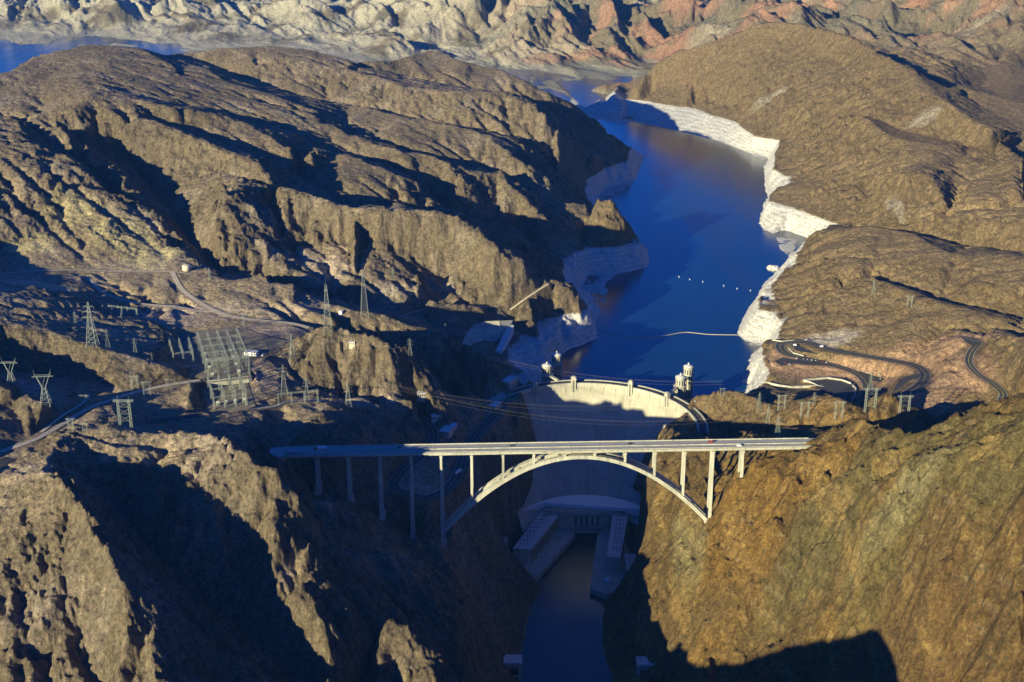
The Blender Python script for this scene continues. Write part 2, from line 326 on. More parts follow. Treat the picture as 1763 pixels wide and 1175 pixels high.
# ------------------------------------------------------------------ interpolate the survey over a fan-shaped grid
NX, NY = 1750, 2350
Y0, Y1 = 330.0, 17000.0
SX = 0.62                                   # half width of the fan per metre ahead, plus 160 m
lnY0, lnY1 = math.log(Y0), math.log(Y1)
def to_param(x, y):
    return (x / (y + 250.0) / SX + 1) / 2 * (NX - 1), (np.log(np.maximum(y, 1)) - lnY0) / (lnY1 - lnY0) * (NY - 1)
def from_param(i, j):
    y = np.exp(lnY0 + j / (NY - 1) * (lnY1 - lnY0))
    return (i / (NX - 1) * 2 - 1) * SX * (y + 250.0), y
P2, PZ, PR = [], [], []
for rough, pts in LINES:
    ws = [p[1:] if p[0] == "w" else at(*p) for p in pts]
    for k in range(len(ws)):
        a = ws[k]; b = ws[k + 1] if k + 1 < len(ws) else None
        pa = to_param(a[0], a[1])
        n = 1
        if b is not None:
            pb = to_param(b[0], b[1])
            n = max(1, int(math.hypot(pb[0] - pa[0], pb[1] - pa[1]) / 11))
        for q in range(n):
            t = q / n
            P2.append((pa[0] + (pb[0] - pa[0]) * t, pa[1] + (pb[1] - pa[1]) * t) if b is not None else pa)
            PZ.append(a[2] + ((b[2] - a[2]) * t if b is not None else 0)); PR.append(rough)
for gx in np.linspace(-60, NX + 60, 14):
    for gy in (-60, NY + 60):
        P2.append((float(gx), float(gy))); PZ.append(300 if gy < 0 else 700); PR.append(.5)
for gy in np.linspace(0, NY, 16):
    for gx in (-60, NX + 60):
        yy = math.exp(lnY0 + gy / (NY - 1) * (lnY1 - lnY0))
        P2.append((float(gx), float(gy))); PZ.append((240 if yy < 3500 else 200 if yy < 7000 else 400) if gx < 0 else 420); PR.append(.6)
# drop near-duplicates
seen = {}
q2, qz, qr = [], [], []
for p, z, r in zip(P2, PZ, PR):
    key = (round(p[0] / 1.5), round(p[1] / 1.5))
    if key in seen: continue
    seen[key] = 1; q2.append(Vector(p)); qz.append(z); qr.append(r)
res = delaunay_2d_cdt(q2, [], [], 0, 1e-4)
vco, faces, orig = res[0], res[2], res[3]
vz = np.array([qz[o[0]] for o in orig]); vr = np.array([qr[o[0]] for o in orig])
base = np.full((NY, NX), 300.0); rgh = np.full((NY, NX), .5)
for f in faces:
    a, b, c = f
    ax, ay = vco[a]; bx_, by_ = vco[b]; cx, cy = vco[c]
    x0, x1 = max(0, int(math.floor(min(ax, bx_, cx)))), min(NX - 1, int(math.ceil(max(ax, bx_, cx))))
    y0, y1 = max(0, int(math.floor(min(ay, by_, cy)))), min(NY - 1, int(math.ceil(max(ay, by_, cy))))
    if x1 < x0 or y1 < y0: continue
    den = (by_ - cy) * (ax - cx) + (cx - bx_) * (ay - cy)
    if abs(den) < 1e-9: continue
    gx, gy = np.meshgrid(np.arange(x0, x1 + 1), np.arange(y0, y1 + 1))
    l1 = ((by_ - cy) * (gx - cx) + (cx - bx_) * (gy - cy)) / den
    l2 = ((cy - ay) * (gx - cx) + (ax - cx) * (gy - cy)) / den
    l3 = 1 - l1 - l2
    m = (l1 >= -1e-6) & (l2 >= -1e-6) & (l3 >= -1e-6)
    base[gy[m], gx[m]] = (l1 * vz[a] + l2 * vz[b] + l3 * vz[c])[m]
    rgh[gy[m], gx[m]] = (l1 * vr[a] + l2 * vr[b] + l3 * vr[c])[m]
def blur(a, n):
    for _ in range(n):
        p = np.pad(a, 1, mode='edge')
        a = (p[:-2, 1:-1] + p[2:, 1:-1] + p[1:-1, :-2] + p[1:-1, 2:] + 2 * a) / 6
    return a
base = blur(base, 5); rgh = blur(rgh, 12)
def bilin(a, i, j):
    i = np.clip(i, 0, NX - 1.001); j = np.clip(j, 0, NY - 1.001)
    i0 = i.astype(int); j0 = j.astype(int); fi = i - i0; fj = j - j0
    return (a[j0, i0] * (1 - fi) * (1 - fj) + a[j0, i0 + 1] * fi * (1 - fj)
            + a[j0 + 1, i0] * (1 - fi) * fj + a[j0 + 1, i0 + 1] * fi * fj)
I, J = np.meshgrid(np.arange(NX, dtype=float), np.arange(NY, dtype=float))
GX, GY = from_param(I, J)
far = sstep(4300, 5600, GY)
rg = np.clip(rgh, 0, 1)
# warp the survey sideways so crests and cliffs come out ragged and fluted
wx = rg * (12 * fbm(GX / 130, GY / 130, 3, 3) + 5.5 * fbm(GX / 34, GY / 34, 4, 11, .6)) * (1 + 2 * far)
wy = rg * (12 * fbm(GX / 130, GY / 130, 3, 7) + 5.5 * fbm(GX / 34, GY / 34, 4, 15, .6)) * (1 + 2 * far)
wi, wj = to_param(GX + wx, np.maximum(GY + wy, Y0))
H = bilin(base, wi, wj)
# steepness of the survey decides where gullies bite
gy_, gx_ = np.gradient(base)
dX = np.gradient(GX, axis=1); dY = np.gradient(GY, axis=0)
sl = np.hypot(gx_ / dX, gy_ / dY)
steep = sstep(.12, .75, blur(sl, 6))
u_ = GX + 12 * fbm(GX / 90, GY / 90, 2, 21); v_ = GY + 12 * fbm(GX / 90, GY / 90, 2, 22)
def creased(x, y, octs, s, gain=.55):
    """rounded blocks parted by sharp creases"""
    r = 0; amp = 1.0; tot = 0
    for o in range(octs):
        n = np.abs(perlin(x + 3.1 * o, y - 7.7 * o, s + o)); r = r + np.minimum(n * 2.2, 1) * amp; tot += amp
        x, y = (x * .8 - y * .6) * 2.1, (x * .6 + y * .8) * 2.1; amp *= gain
    return r / tot
near = 1 - far
H += rg * near * (ridged(u_ / 230, v_ / 280, 5, 31, .5) - .42) * (10 + 18 * steep)
H += rg * near * (creased(u_ / 75, v_ / 62, 4, 45) - .5) * (4 + 12 * steep)
fu = GX * .93 + GY * .36 + 120 * fbm(GX / 700, GY / 700, 3, 68); fv = -GX * .36 + GY * .93 + 120 * fbm(GX / 700, GY / 700, 3, 69)
f1 = ridged(fu / 620, fv / 1700, 7, 61, .55) - .45
f2 = ridged(fu / 170, fv / 520, 5, 65, .55) - .45
calm = 1 - .42 * sstep(300, -900, GX - (GY - 6000) * .15) * sstep(5200, 6200, GY)      # open flats on the far left shore
H += far * calm * (rg * f1 * 250 + (.10 + rg) * f2 * 75)

# running water: route rain downhill and cut branching washes into the relief
import heapq
def washes(x0, x1, y0, y1, cell, K, cap, passes=2):
    nx_ = int((x1 - x0) / cell); ny_ = int((y1 - y0) / cell)
    xs = x0 + cell * (np.arange(nx_) + .5); ys = y0 + cell * (np.arange(ny_) + .5)
    XX, YY = np.meshgrid(xs, ys)
    pi, pj = to_param(XX, YY)
    h0 = bilin(H, pi, pj)
    jit = 2.5 * fbm(XX / 40, YY / 40, 3, 131)
    h = (h0 + jit).ravel().astype(float)
    offs = [(-1, 0, 1.0), (1, 0, 1.0), (0, -1, 1.0), (0, 1, 1.0), (-1, -1, 1.414), (-1, 1, 1.414), (1, -1, 1.414), (1, 1, 1.414)]
    for _ in range(passes):
        hl = h.tolist(); N = nx_ * ny_
        done = bytearray(N); rec = [-1] * N; dist = [cell] * N; order = []
        heap = []
        for k in range(N):
            r, c = divmod(k, nx_)
            if r == 0 or c == 0 or r == ny_ - 1 or c == nx_ - 1 or hl[k] < 1 or (hl[k] < LAKE and ys[r] > 1850):
                heap.append((hl[k], k)); done[k] = 1
        heapq.heapify(heap)
        while heap:
            e, k = heapq.heappop(heap); order.append(k)
            r, c = divmod(k, nx_)
            for dr, dc, dd in offs:
                rr = r + dr; cc = c + dc
                if rr < 0 or cc < 0 or rr >= ny_ or cc >= nx_: continue
                q = rr * nx_ + cc
                if done[q]: continue
                done[q] = 1; rec[q] = k; dist[q] = dd * cell
                heapq.heappush(heap, (hl[q] if hl[q] > e else e, q))
        acc = [1.0] * N
        for k in reversed(order):
            if rec[k] >= 0: acc[rec[k]] += acc[k]
        for k in order:
            q = rec[k]
            if q >= 0 and hl[k] > hl[q]:
                F = K * (acc[k] * cell * cell) ** .45 / dist[k]
                hl[k] = (hl[k] + F * hl[q]) / (1 + F)
        h = np.array(hl)
    d = (h.reshape(ny_, nx_) - h0 - jit)
    d = -cap * (1 - np.exp(np.minimum(d, 0) / cap))
    # keep the broad height of the land: cut the washes, not the mountains
    ky = np.fft.fftfreq(ny_)[:, None]; kx = np.fft.rfftfreq(nx_)[None, :]
    low = np.fft.irfft2(np.fft.rfft2(d) * np.exp(-2 * (math.pi * 16) ** 2 * (kx * kx + ky * ky)), s=d.shape)
    d = d - .85 * low
    # fade out towards the edge of this patch
    ed = np.minimum(np.minimum(XX - x0, x1 - XX), np.minimum(YY - y0, y1 - YY))
    d *= sstep(0, 12 * cell, ed)
    fi = (GX - x0) / cell - .5; fj = (GY - y0) / cell - .5
    m = (fi > 0) & (fi < nx_ - 1.01) & (fj > 0) & (fj < ny_ - 1.01)
    i0 = fi[m].astype(int); j0 = fj[m].astype(int); a = fi[m] - i0; b = fj[m] - j0
    out = np.zeros_like(H)
    out[m] = d[j0, i0] * (1 - a) * (1 - b) + d[j0, i0 + 1] * a * (1 - b) + d[j0 + 1, i0] * (1 - a) * b + d[j0 + 1, i0 + 1] * a * b
    return out
H += washes(-3600, 3600, 4200, 9600, 17.0, 1.3, 120.0) * np.clip(.25 + rg, 0, 1) * calm
H += washes(-2100, 2200, 1500, 5000, 9.0, .42, 60.0) * np.clip(rg * 1.25 - .1, 0, 1) * sstep(LAKE + 25, LAKE + 75, base)
H += washes(-760, 900, 860, 1900, 4.2, .7, 30.0) * np.clip(rg * 1.25 - .1, 0, 1)
H += rg * near * (ridged(u_ / 27, v_ / 21, 4, 51, .6) - .45) * (2.4 + 8.0 * steep)
H += rg * near * (ridged(GX / 8, GY / 8, 2, 57, .6) - .45) * (1.0 + 1.8 * steep)
# ledges: rock beds tilt gently, steep ground breaks along them
bed = H + GX * .10 - GY * .05 + 9 * fbm(GX / 160, GY / 160, 3, 58)
for per, amp in ((44.0, 10.0), (19.0, 6.5), (7.7, 2.3)):
    fr = bed / per - np.floor(bed / per)
    H += rg * near * steep * amp * (sstep(.1, .55, fr) - fr) * sstep(-.25, .25, fbm(GX / 70, GY / 70, 2, 59))
H = np.where((H < LAKE + 1) & (base > LAKE + 4) & (GY > 1850), LAKE + 1 + .1 * (H - LAKE), H)

# ------------------------------------------------------------------ grading for roads and yards: (half width, shoulder, [(u,v,z)...])
GRADE = []
def grade_line(half, shoulder, pts, closed=False):
    GRADE.append((half, shoulder, [at(*p) if len(p) == 3 else p[1:] for p in pts]))
def apply_grades():
    """level the ground under each road once, to the height of its nearest point"""
    for half, sh, w in GRADE:
        m = half + sh + 5
        xs = [p[0] for p in w]; ys = [p[1] for p in w]
        win = (GX > min(xs) - m) & (GX < max(xs) + m) & (GY > min(ys) - m) & (GY < max(ys) + m)
        J_, I_ = np.nonzero(win)
        if len(J_) == 0: continue
        px = GX[J_, I_]; py = GY[J_, I_]
        bd_ = np.full(len(px), 1e9); bz_ = np.zeros(len(px))
        for k in range(len(w) - 1):
            ax, ay, az_ = w[k]; bx_, by_, bzz = w[k + 1]
            c = np.nonzero((px > min(ax, bx_) - m) & (px < max(ax, bx_) + m) & (py > min(ay, by_) - m) & (py < max(ay, by_) + m))[0]
            if len(c) == 0: continue
            dx, dy = bx_ - ax, by_ - ay
            t = np.clip(((px[c] - ax) * dx + (py[c] - ay) * dy) / (dx * dx + dy * dy + 1e-9), 0, 1)
            d = np.hypot(px[c] - ax - dx * t, py[c] - ay - dy * t)
            n_ = d < bd_[c]
            bd_[c[n_]] = d[n_]; bz_[c[n_]] = (az_ + (bzz - az_) * t)[n_]
        wgt = 1 - sstep(half, half + sh, bd_)
        H[J_, I_] = H[J_, I_] * (1 - wgt) + (bz_ - .35) * wgt

def height(x, y):
    i, j = to_param(x, np.array(float(y)))
    return float(bilin(H, np.array([float(i)]), np.array([float(j)]))[0])

ROADS = []
def road(mat, half, shoulder, *pts, line=None, grade=True):
    w = [at(*p) for p in pts]
    out = []
    for k in range(len(w) - 1):
        p0, p1, p2, p3 = w[max(0, k - 1)], w[k], w[k + 1], w[min(len(w) - 1, k + 2)]
        d = math.dist(p1, p2); n = max(2, int(d / 5))
        for q in range(n):
            t = q / n
            out.append(tuple(.5 * (2 * b + (c - a) * t + (2 * a - 5 * b + 4 * c - d_) * t * t + (3 * b - a - 3 * c + d_) * t ** 3)
                             for a, b, c, d_ in zip(p0, p1, p2, p3)))
    out.append(w[-1])
    ROADS.append((mat, half, out, line))
    if grade: GRADE.append((half + 3, shoulder, out[::2] + [out[-1]]))
def pad(mat, z, shoulder, *pts):
    w = [at(u, v, z) for u, v in pts]
    ROADS.append((mat, None, w, None))
    PADS.append((w, z, shoulder))
PADS = []
# Arizona side
road('asphalt', 7, 15, (1330,588,187),(1345,591,188),(1368,589,190),(1395,591,193),(1425,601,195),(1480,612,200),(1540,622,206),(1575,630,211),(1590,640,214),(1592,652,216),(1580,666,219),(1560,678,221),(1545,686,222), line=1)
road('asphalt', 7, 8, (1345,591,188),(1343,600,187.4),(1356,610,186.4),(1400,621,185),(1440,631,184),(1470,641,183),(1488,654,182),(1494,670,182),(1486,688,182), line=1)
pad('asphalt', 191, 6, (1362,593),(1395,593),(1420,602),(1455,609),(1440,611),(1400,609),(1370,604))
pad('asphalt', 216, 8, (1555,650),(1588,642),(1585,662),(1560,680),(1540,688),(1532,684),(1543,662))
pad('asphalt', 183, 6, (1478,640),(1500,640),(1524,652),(1512,657),(1494,655))
pad('asphalt', 185.2, 5, (1333,622),(1352,614),(1400,622),(1424,630),(1396,629),(1365,626),(1345,630))
pad('asphalt', 181, 6, (1388,653),(1430,650),(1462,654),(1485,664),(1480,682),(1448,690),(1418,676))
road('asphalt', 5, 10, (1660,581,249),(1684,589,249),(1672,606,246),(1668,625,243),(1684,645,239),(1711,662,235),(1727,678,232),(1722,692,229), line=1)
pad('asphalt', 249, 6, (1652,579),(1684,583),(1690,590),(1676,597),(1664,590))
road('concrete', 2.5, 5, (1186,712,177),(1196,722,174),(1206,728,171),(1214,738,168),(1218,752,165))
# Nevada side
road('dirt', 3, 6, (150,478,308),(180,505,301),(235,522,298),(300,528,297),(345,536,293),(368,536,293))
road('dirt', 2.5, 5, (430,705,281),(470,700,277),(505,690,273),(560,690,268))
road('asphalt', 6, 8, (887,677,178),(862,703,179),(832,735,181),(803,772,185),(794,800,187),(774,838,190),(737,857,191),(695,849,194),(678,836,196),(694,810,200),(725,785,203),(745,760,206),(742,736,209),(718,716,214), line=1)
road('dirt', 4, 8, (296,468,304),(313,498,299),(345,522,295),(385,541,292),(430,550,289),(500,557,285),(532,565,282))
road('dirt', 4, 8, (0,778,318),(60,757,316),(110,729,309),(150,705,301),(215,681,296),(280,665,293),(345,655,290))
road('dirt', 2.5, 5, (70,745,313),(105,718,308),(140,696,302),(155,680,299))
road('asphalt', 6, 10, (255,730,294),(290,722,293),(345,715,290))
road('dirt', 3, 6, (0,471,322),(60,467,318),(130,465,312),(210,468,306),(270,468,303),(296,468,304),(330,472,301))
road('dirt', 2.5, 5, (690,545,224),(715,537,218),(745,531,214),(800,528,208),(860,528,203))
road('dirt', 2, 4, (878,534,200),(910,511,216),(944,489,228))
road('asphalt', 9, 6, (-60,815,318),(-10,800,320),(20,790,318))
pad('gravel', 291, 10, (312,575),(400,562),(432,575),(495,590),(432,622),(430,650),(355,660),(315,620))
pad('gravel', 282, 10, (345,662),(425,655),(440,700),(425,706),(358,708))
pad('gravel', 297, 8, (165,540),(215,530),(235,548),(190,558))
def apply_pads():
    for w, z, sh in PADS:
        xs = [p[0] for p in w]; ys = [p[1] for p in w]; m_ = sh + 8
        jj, ii = np.nonzero((GX > min(xs) - m_) & (GX < max(xs) + m_) & (GY > min(ys) - m_) & (GY < max(ys) + m_))
        px = GX[jj, ii]; py = GY[jj, ii]; ins = np.zeros(len(jj), bool); dist = np.full(len(jj), 1e9)
        for k in range(len(w)):
            ax, ay, _ = w[k]; bx, by, _ = w[(k + 1) % len(w)]
            c_ = ((ay > py) != (by > py)) & (px < (bx - ax) * (py - ay) / (by - ay + 1e-12) + ax); ins ^= c_
            dx, dy = bx - ax, by - ay
            t = np.clip(((px - ax) * dx + (py - ay) * dy) / (dx * dx + dy * dy + 1e-9), 0, 1)
            dist = np.minimum(dist, np.hypot(px - ax - dx * t, py - ay - dy * t))
        d = np.where(ins, 0, dist); wgt = 1 - sstep(4, 4 + sh, d)
        H[jj, ii] = H[jj, ii] * (1 - wgt) + (z - .35) * wgt
PADS.append(([(44, 1702, 0), (-26, 1578, 0), (-24, 1545, 0), (40, 1540, 0), (98, 1682, 0)], -4, 16))
PADS.append(([(176, 1692, 0), (172, 1545, 0), (158, 1492, 0), (104, 1500, 0), (122, 1684, 0)], -4, 16))
apply_pads()
apply_grades()

# ------------------------------------------------------------------ node helpers
def new_mat(name):
    m = bpy.data.materials.new(name); m.use_nodes = True
    return m, m.node_tree.nodes, m.node_tree.links, m.node_tree.nodes["Principled BSDF"]
def mixc(n, l, fac, a, b, mode='MIX'):
    x = n.new("ShaderNodeMix"); x.data_type = 'RGBA'; x.blend_type = mode
    for sock, val in ((0, fac), (6, a), (7, b)):
        if hasattr(val, "is_linked") or hasattr(val, "node"): l.new(val, x.inputs[sock])
        elif sock == 0: x.inputs[0].default_value = val
        else: x.inputs[sock].default_value = tuple(val) + (1,) if len(val) == 3 else val
    return x.outputs[2]
def noise(n, l, vec, scale, detail=6, rough=.6, dist=0.0):
    x = n.new("ShaderNodeTexNoise"); x.inputs['Scale'].default_value = scale
    x.inputs['Detail'].default_value = detail; x.inputs['Roughness'].default_value = rough
    x.inputs['Distortion'].default_value = dist
    l.new(vec, x.inputs['Vector']); return x.outputs[0]
def ramp(n, l, fac, stops):
    x = n.new("ShaderNodeValToRGB"); e = x.color_ramp.elements
    while len(e) < len(stops): e.new(.5)
    for k, (p, c) in enumerate(stops):
        e[k].position = p; e[k].color = (c, c, c, 1) if isinstance(c, (int, float)) else tuple(c) + (1,)
    l.new(fac, x.inputs[0]); return x.outputs[0]
def math_(n, l, op, a, b=None, c=None):
    x = n.new("ShaderNodeMath"); x.operation = op
    for k, val in enumerate((a, b, c)):
        if val is None: continue
        if isinstance(val, (int, float)): x.inputs[k].default_value = val
        else: l.new(val, x.inputs[k])
    return x.outputs[0]

# ------------------------------------------------------------------ ground colours (rock pigment by place, gentle slopes lightened against the low sun)
def blob(u, v, z, ru, rv=None):
    """soft patch of ground colour around a place, radii in metres across/along"""
    x, y, _ = at(u, v, z); rv = rv or ru
    n = .35 * fbm(GX / 60, GY / 60, 3, 91)
    return 1 - sstep(.55, 1.0, np.hypot((GX - x) / ru, (GY - y) / rv) + n)
def build_terrain():
    big = fbm(GX / 420, GY / 420, 4, 71) * .5 + .5
    mid = fbm(GX / 90, GY / 90, 4, 75) * .5 + .5
    sm = fbm(GX / 17, GY / 22, 3, 79) * .5 + .5
    def lerp(a, b, t): return a + (b - a) * t[..., None]
    col = np.zeros((NY, NX, 3)) + np.array((.188, .146, .092))
    col = lerp(col, np.array((.25, .20, .142)), sstep(.45, .75, mid))
    col = lerp(col, np.array((.135, .105, .068)), sstep(.5, .72, big) * .7)
    right = sstep(-60, 160, GX - (GY - 1400) * .10)
    col = lerp(col, np.array((.20, .140, .068)), right * .85 * (1 - far))
    col = lerp(col, np.array((.19, .140, .068)), right * sstep(.5, .8, mid) * .8 * (1 - far))
    # near orange and olive cliff on the right
    near_r = right * (1 - sstep(1500, 1750, GY))
    col = lerp(col, np.array((.185, .132, .070)), near_r * .85)
    nb = fbm(GX / 150, GY / 150, 4, 83) * .5 + .5
    col = lerp(col, np.array((.265, .165, .058)), np.maximum(near_r * sstep(.5, .62, nb) * .6, np.maximum(blob(1290,930,175,75,110), blob(1380,850,240,80,50)) * .8))
    col = lerp(col, np.array((.165, .145, .080)), np.maximum(np.maximum(blob(1500,800,320,120,90), blob(1640,830,360,110,80)), blob(1700,760,400,90,90)) * .75)
    col = lerp(col, np.array((.29, .26, .17)), np.maximum(blob(1185,960,130,26,75), blob(1560,850,330,60,30)) * .7)
    col = lerp(col, np.array((.175, .115, .062)), np.maximum(blob(1720,1000,340,110,90), blob(1600,960,310,50,70)) * .7)
    str_ = fbm((GX * .8 + H * .9) / 70, (GY * .5 - H * .6) / 26, 4, 85) * .5 + .5
    col = lerp(col, np.array((.40, .28, .135)), near_r * sstep(.56, .68, str_) * .45)
    col = lerp(col, np.array((.09, .062, .032)), near_r * sstep(.56, .68, 1 - str_) * .4)
    col = lerp(col, col * np.array((.80, .75, .54)), near_r)
    # pale broken ledges
    bd = (H + GX * .10 - GY * .05 + 14 * fbm(GX / 160, GY / 160, 3, 58)) / 23.0
    lf = bd - np.floor(bd)
    led = sstep(.80, .90, lf) * (1 - sstep(.94, 1.0, lf)) * sstep(.54, .66, fbm(GX / 45, GY / 45, 3, 93) * .5 + .5)
    col = lerp(col, np.array((.33, .27, .18)), led * (1 - far) * sstep(.15, .5, sl) * .35)
    # yellow altered slope
    for b in ((210,400,335,70,80),(120,370,350,60,70),(255,440,312,60,70),(60,420,330,50,50)):
        col = lerp(col, np.array((.31, .265, .135)), blob(*b) * .7)
    for b in ((60,485,330,60,40),(75,485,330,50,30)):
        col = lerp(col, np.array((.33, .29, .2)), blob(*b) * .6)
    # graded pink-tan cuts
    for b in ((270,540,298,120,60),(450,650,284,60,60),(480,570,285,60,40),(650,685,258,50,40)):
        col = lerp(col, np.array((.34, .26, .19)), blob(*b) * .5)
    for b in ((1440,632,192,110,45),(1560,610,222,150,60),(1640,640,235,70,80),(1600,690,225,60,60),(1350,620,186,40,50)):
        col = lerp(col, np.array((.37, .235, .14)), blob(*b) * .85)
    for b in ((1440,590,195,50,30),(1430,580,198,60,30)):
        col = lerp(col, np.array((.40, .34, .27)), blob(*b) * .8)
    # pale scree tongues
    for b in ((1540,345,250,14,90),(1590,200,330,60,30),(1330,130,330,60,40)):
        col = lerp(col, np.array((.36, .32, .25)), blob(*b) * .6)
    for b in ((450,360,350,40,60),(700,510,245,50,60),(650,500,260,40,60),(500,440,290,90,40)):
        col = lerp(col, np.array((.31, .26, .20)), blob(*b) * .5)
    # far country: pale flats by the lake, red and white badlands, olive caps
    fn = fbm(GX / 600, GY / 500, 5, 87) * .5 + .5; fn2 = fbm(GX / 260, GY / 200, 5, 88) * .5 + .5
    fc = np.zeros((NY, NX, 3)) + np.array((.20, .165, .100))
    fc = lerp(fc, np.array((.36, .20, .125)), sstep(.43, .60, fn2) * sstep(-1800, 900, GX) * .9)
    fc = lerp(fc, np.array((.36, .31, .22)), sstep(.58, .7, fn) * .7)
    fc = lerp(fc, np.array((.17, .155, .105)), sstep(.52, .62, 1 - fn) * .8)
    flat = 1 - sstep(LAKE + 5, LAKE + 24, H)
    fc = lerp(fc, np.array((.34, .32, .24)), flat)
    fc = fc * .72
    pale = sstep(500, -700, GX - (GY - 6000) * .15) * sstep(.36, .52, fn2)
    fc = lerp(fc, np.array((.37, .34, .245)), pale * .85)
    col = lerp(col, fc, far)
    col *= (.78 + .44 * sm)[..., None]
    soft_slope = blur(sl, 3)
    col *= (1.22 - .40 * sstep(.10, .62, soft_slope) * (1 - .5 * far))[..., None]     # gentle ground lightened to offset grazing sun; soil is also paler than cliff
    col *= (1 + .42 * (1 - sstep(.1, .5, soft_slope)) * sstep(60, -60, GX) * (1 - sstep(2100, 2400, GY)))[..., None]  # left plain lightened again where the low sun leaves it dim
    steepv = np.hypot(np.gradient(H, axis=1) / dX, np.gradient(H, axis=0) / dY)
    lake = ((GY > 1840) | ((GX > 150) & (GY > 1780))).astype(float)
    lake *= 1 - sstep(4680, 4850, GY)
    lake[(GY < 1990) & (GX > 418)] = 0; lake[(GX > 268) & (GY < 1850)] = 0; lake[(GX > 100) & (GY < 1800)] = 0; lake[(GX < -8) & (GY < 2160)] = 0
    co = np.empty((NY * NX, 3), dtype=np.float32)
    co[:, 0] = GX.ravel(); co[:, 1] = GY.ravel(); co[:, 2] = H.ravel()
    nf = (NX - 1) * (NY - 1)
    jj, ii = np.meshgrid(np.arange(NY - 1), np.arange(NX - 1), indexing='ij')
    a = (jj * NX + ii).ravel()
    idx = np.stack([a, a + 1, a + NX + 1, a + NX], axis=1).astype(np.int32).ravel()
    me = bpy.data.meshes.new("terrain")
    me.vertices.add(NX * NY); me.vertices.foreach_set("co", co.ravel())
    me.loops.add(nf * 4); me.loops.foreach_set("vertex_index", idx)
    me.polygons.add(nf); me.polygons.foreach_set("loop_start", np.arange(0, nf * 4, 4, dtype=np.int32))
    me.polygons.foreach_set("use_smooth", np.ones(nf, dtype=bool))
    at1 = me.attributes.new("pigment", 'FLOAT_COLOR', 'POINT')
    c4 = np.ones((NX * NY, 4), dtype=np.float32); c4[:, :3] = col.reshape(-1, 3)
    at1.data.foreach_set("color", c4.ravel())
    at2 = me.attributes.new("lakeside", 'FLOAT', 'POINT')
    at2.data.foreach_set("value", lake.ravel().astype(np.float32))
    me.update()
    o = bpy.data.objects.new("terrain", me); C.objects.link(o)
    o["kind"] = "structure"
    m, n, l, b = new_mat("desert_rock")
    geo = n.new("ShaderNodeNewGeometry"); pos = geo.outputs['Position']
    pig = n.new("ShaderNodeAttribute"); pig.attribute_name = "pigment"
    lk = n.new("ShaderNodeAttribute"); lk.attribute_name = "lakeside"
    n1 = noise(n, l, pos, .33, 7, .8); n2 = noise(n, l, pos, .11, 6, .65, .6); n3 = noise(n, l, pos, .028, 5, .6, 1.0)
    mp = n.new("ShaderNodeMapping"); mp.inputs['Scale'].default_value = (1, 1, .22); l.new(pos, mp.inputs['Vector'])
    nv = noise(n, l, mp.outputs[0], .16, 6, .7, .5)          # vertical streaks on cliffs
    k1 = ramp(n, l, n1, [(.32, .45), (.5, 1.0), (.68, 1.6)])
    k2 = ramp(n, l, n2, [(.3, .62), (.5, 1.0), (.7, 1.4)])
    k3 = ramp(n, l, nv, [(.3, .62), (.5, 1.0), (.7, 1.35)])
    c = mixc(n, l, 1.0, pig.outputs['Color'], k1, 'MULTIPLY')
    c = mixc(n, l, 1.0, c, k2, 'MULTIPLY')
    c = mixc(n, l, .8, c, k3, 'MULTIPLY')
    # creosote and boulders speckle on gentle ground
    vor = n.new("ShaderNodeTexVoronoi"); vor.inputs['Scale'].default_value = .13; l.new(pos, vor.inputs['Vector'])
    sp = ramp(n, l, vor.outputs['Distance'], [(.22, 1.0), (.36, 0.0)])
    sp = math_(n, l, 'MULTIPLY', sp, ramp(n, l, n3, [(.45, 0.0), (.6, .7)]))
    c = mixc(n, l, sp, c, (.055, .055, .028))
    # bathtub ring
    sep = n.new("ShaderNodeSeparateXYZ"); l.new(pos, sep.inputs[0])
    zz = math_(n, l, 'ADD', sep.outputs['Z'], math_(n, l, 'MULTIPLY', math_(n, l, 'SUBTRACT', n2, .5), 7.0))
    ring = math_(n, l, 'MULTIPLY', ramp(n, l, math_(n, l, 'DIVIDE', zz, 400.0), [(.4405, 1.0), (.4455, 0.0)]), lk.outputs['Fac'])
    wav = n.new("ShaderNodeTexWave"); wav.bands_direction = 'Z'; wav.inputs['Scale'].default_value = .045
    wav.inputs['Distortion'].default_value = 3.0; wav.inputs['Detail'].default_value = 3; l.new(pos, wav.inputs['Vector'])
    rc = mixc(n, l, ramp(n, l, n2, [(.30, 0.0), (.50, 1.0)]), (.28, .26, .22), (.66, .65, .60))
    rc = mixc(n, l, .36, rc, mixc(n, l, wav.outputs['Fac'], (.32, .29, .25), (.66, .65, .60)))
    c = mixc(n, l, ring, c, rc)
    l.new(c, b.inputs['Base Color'])
    b.inputs['Roughness'].default_value = .95; b.inputs['Specular IOR Level'].default_value = .1
    bm1 = n.new("ShaderNodeBump"); bm1.inputs['Strength'].default_value = 1.0; bm1.inputs['Distance'].default_value = 2.4
    l.new(math_(n, l, 'ADD', math_(n, l, 'MULTIPLY', n1, .45), math_(n, l, 'MULTIPLY', nv, 1.4)), bm1.inputs['Height'])
    bm2 = n.new("ShaderNodeBump"); bm2.inputs['Strength'].default_value = .75; bm2.inputs['Distance'].default_value = 7
    l.new(n2, bm2.inputs['Height']); l.new(bm1.outputs[0], bm2.inputs['Normal'])
    l.new(bm2.outputs[0], b.inputs['Normal'])
    me.materials.append(m)
    return o
terrain = build_terrain()

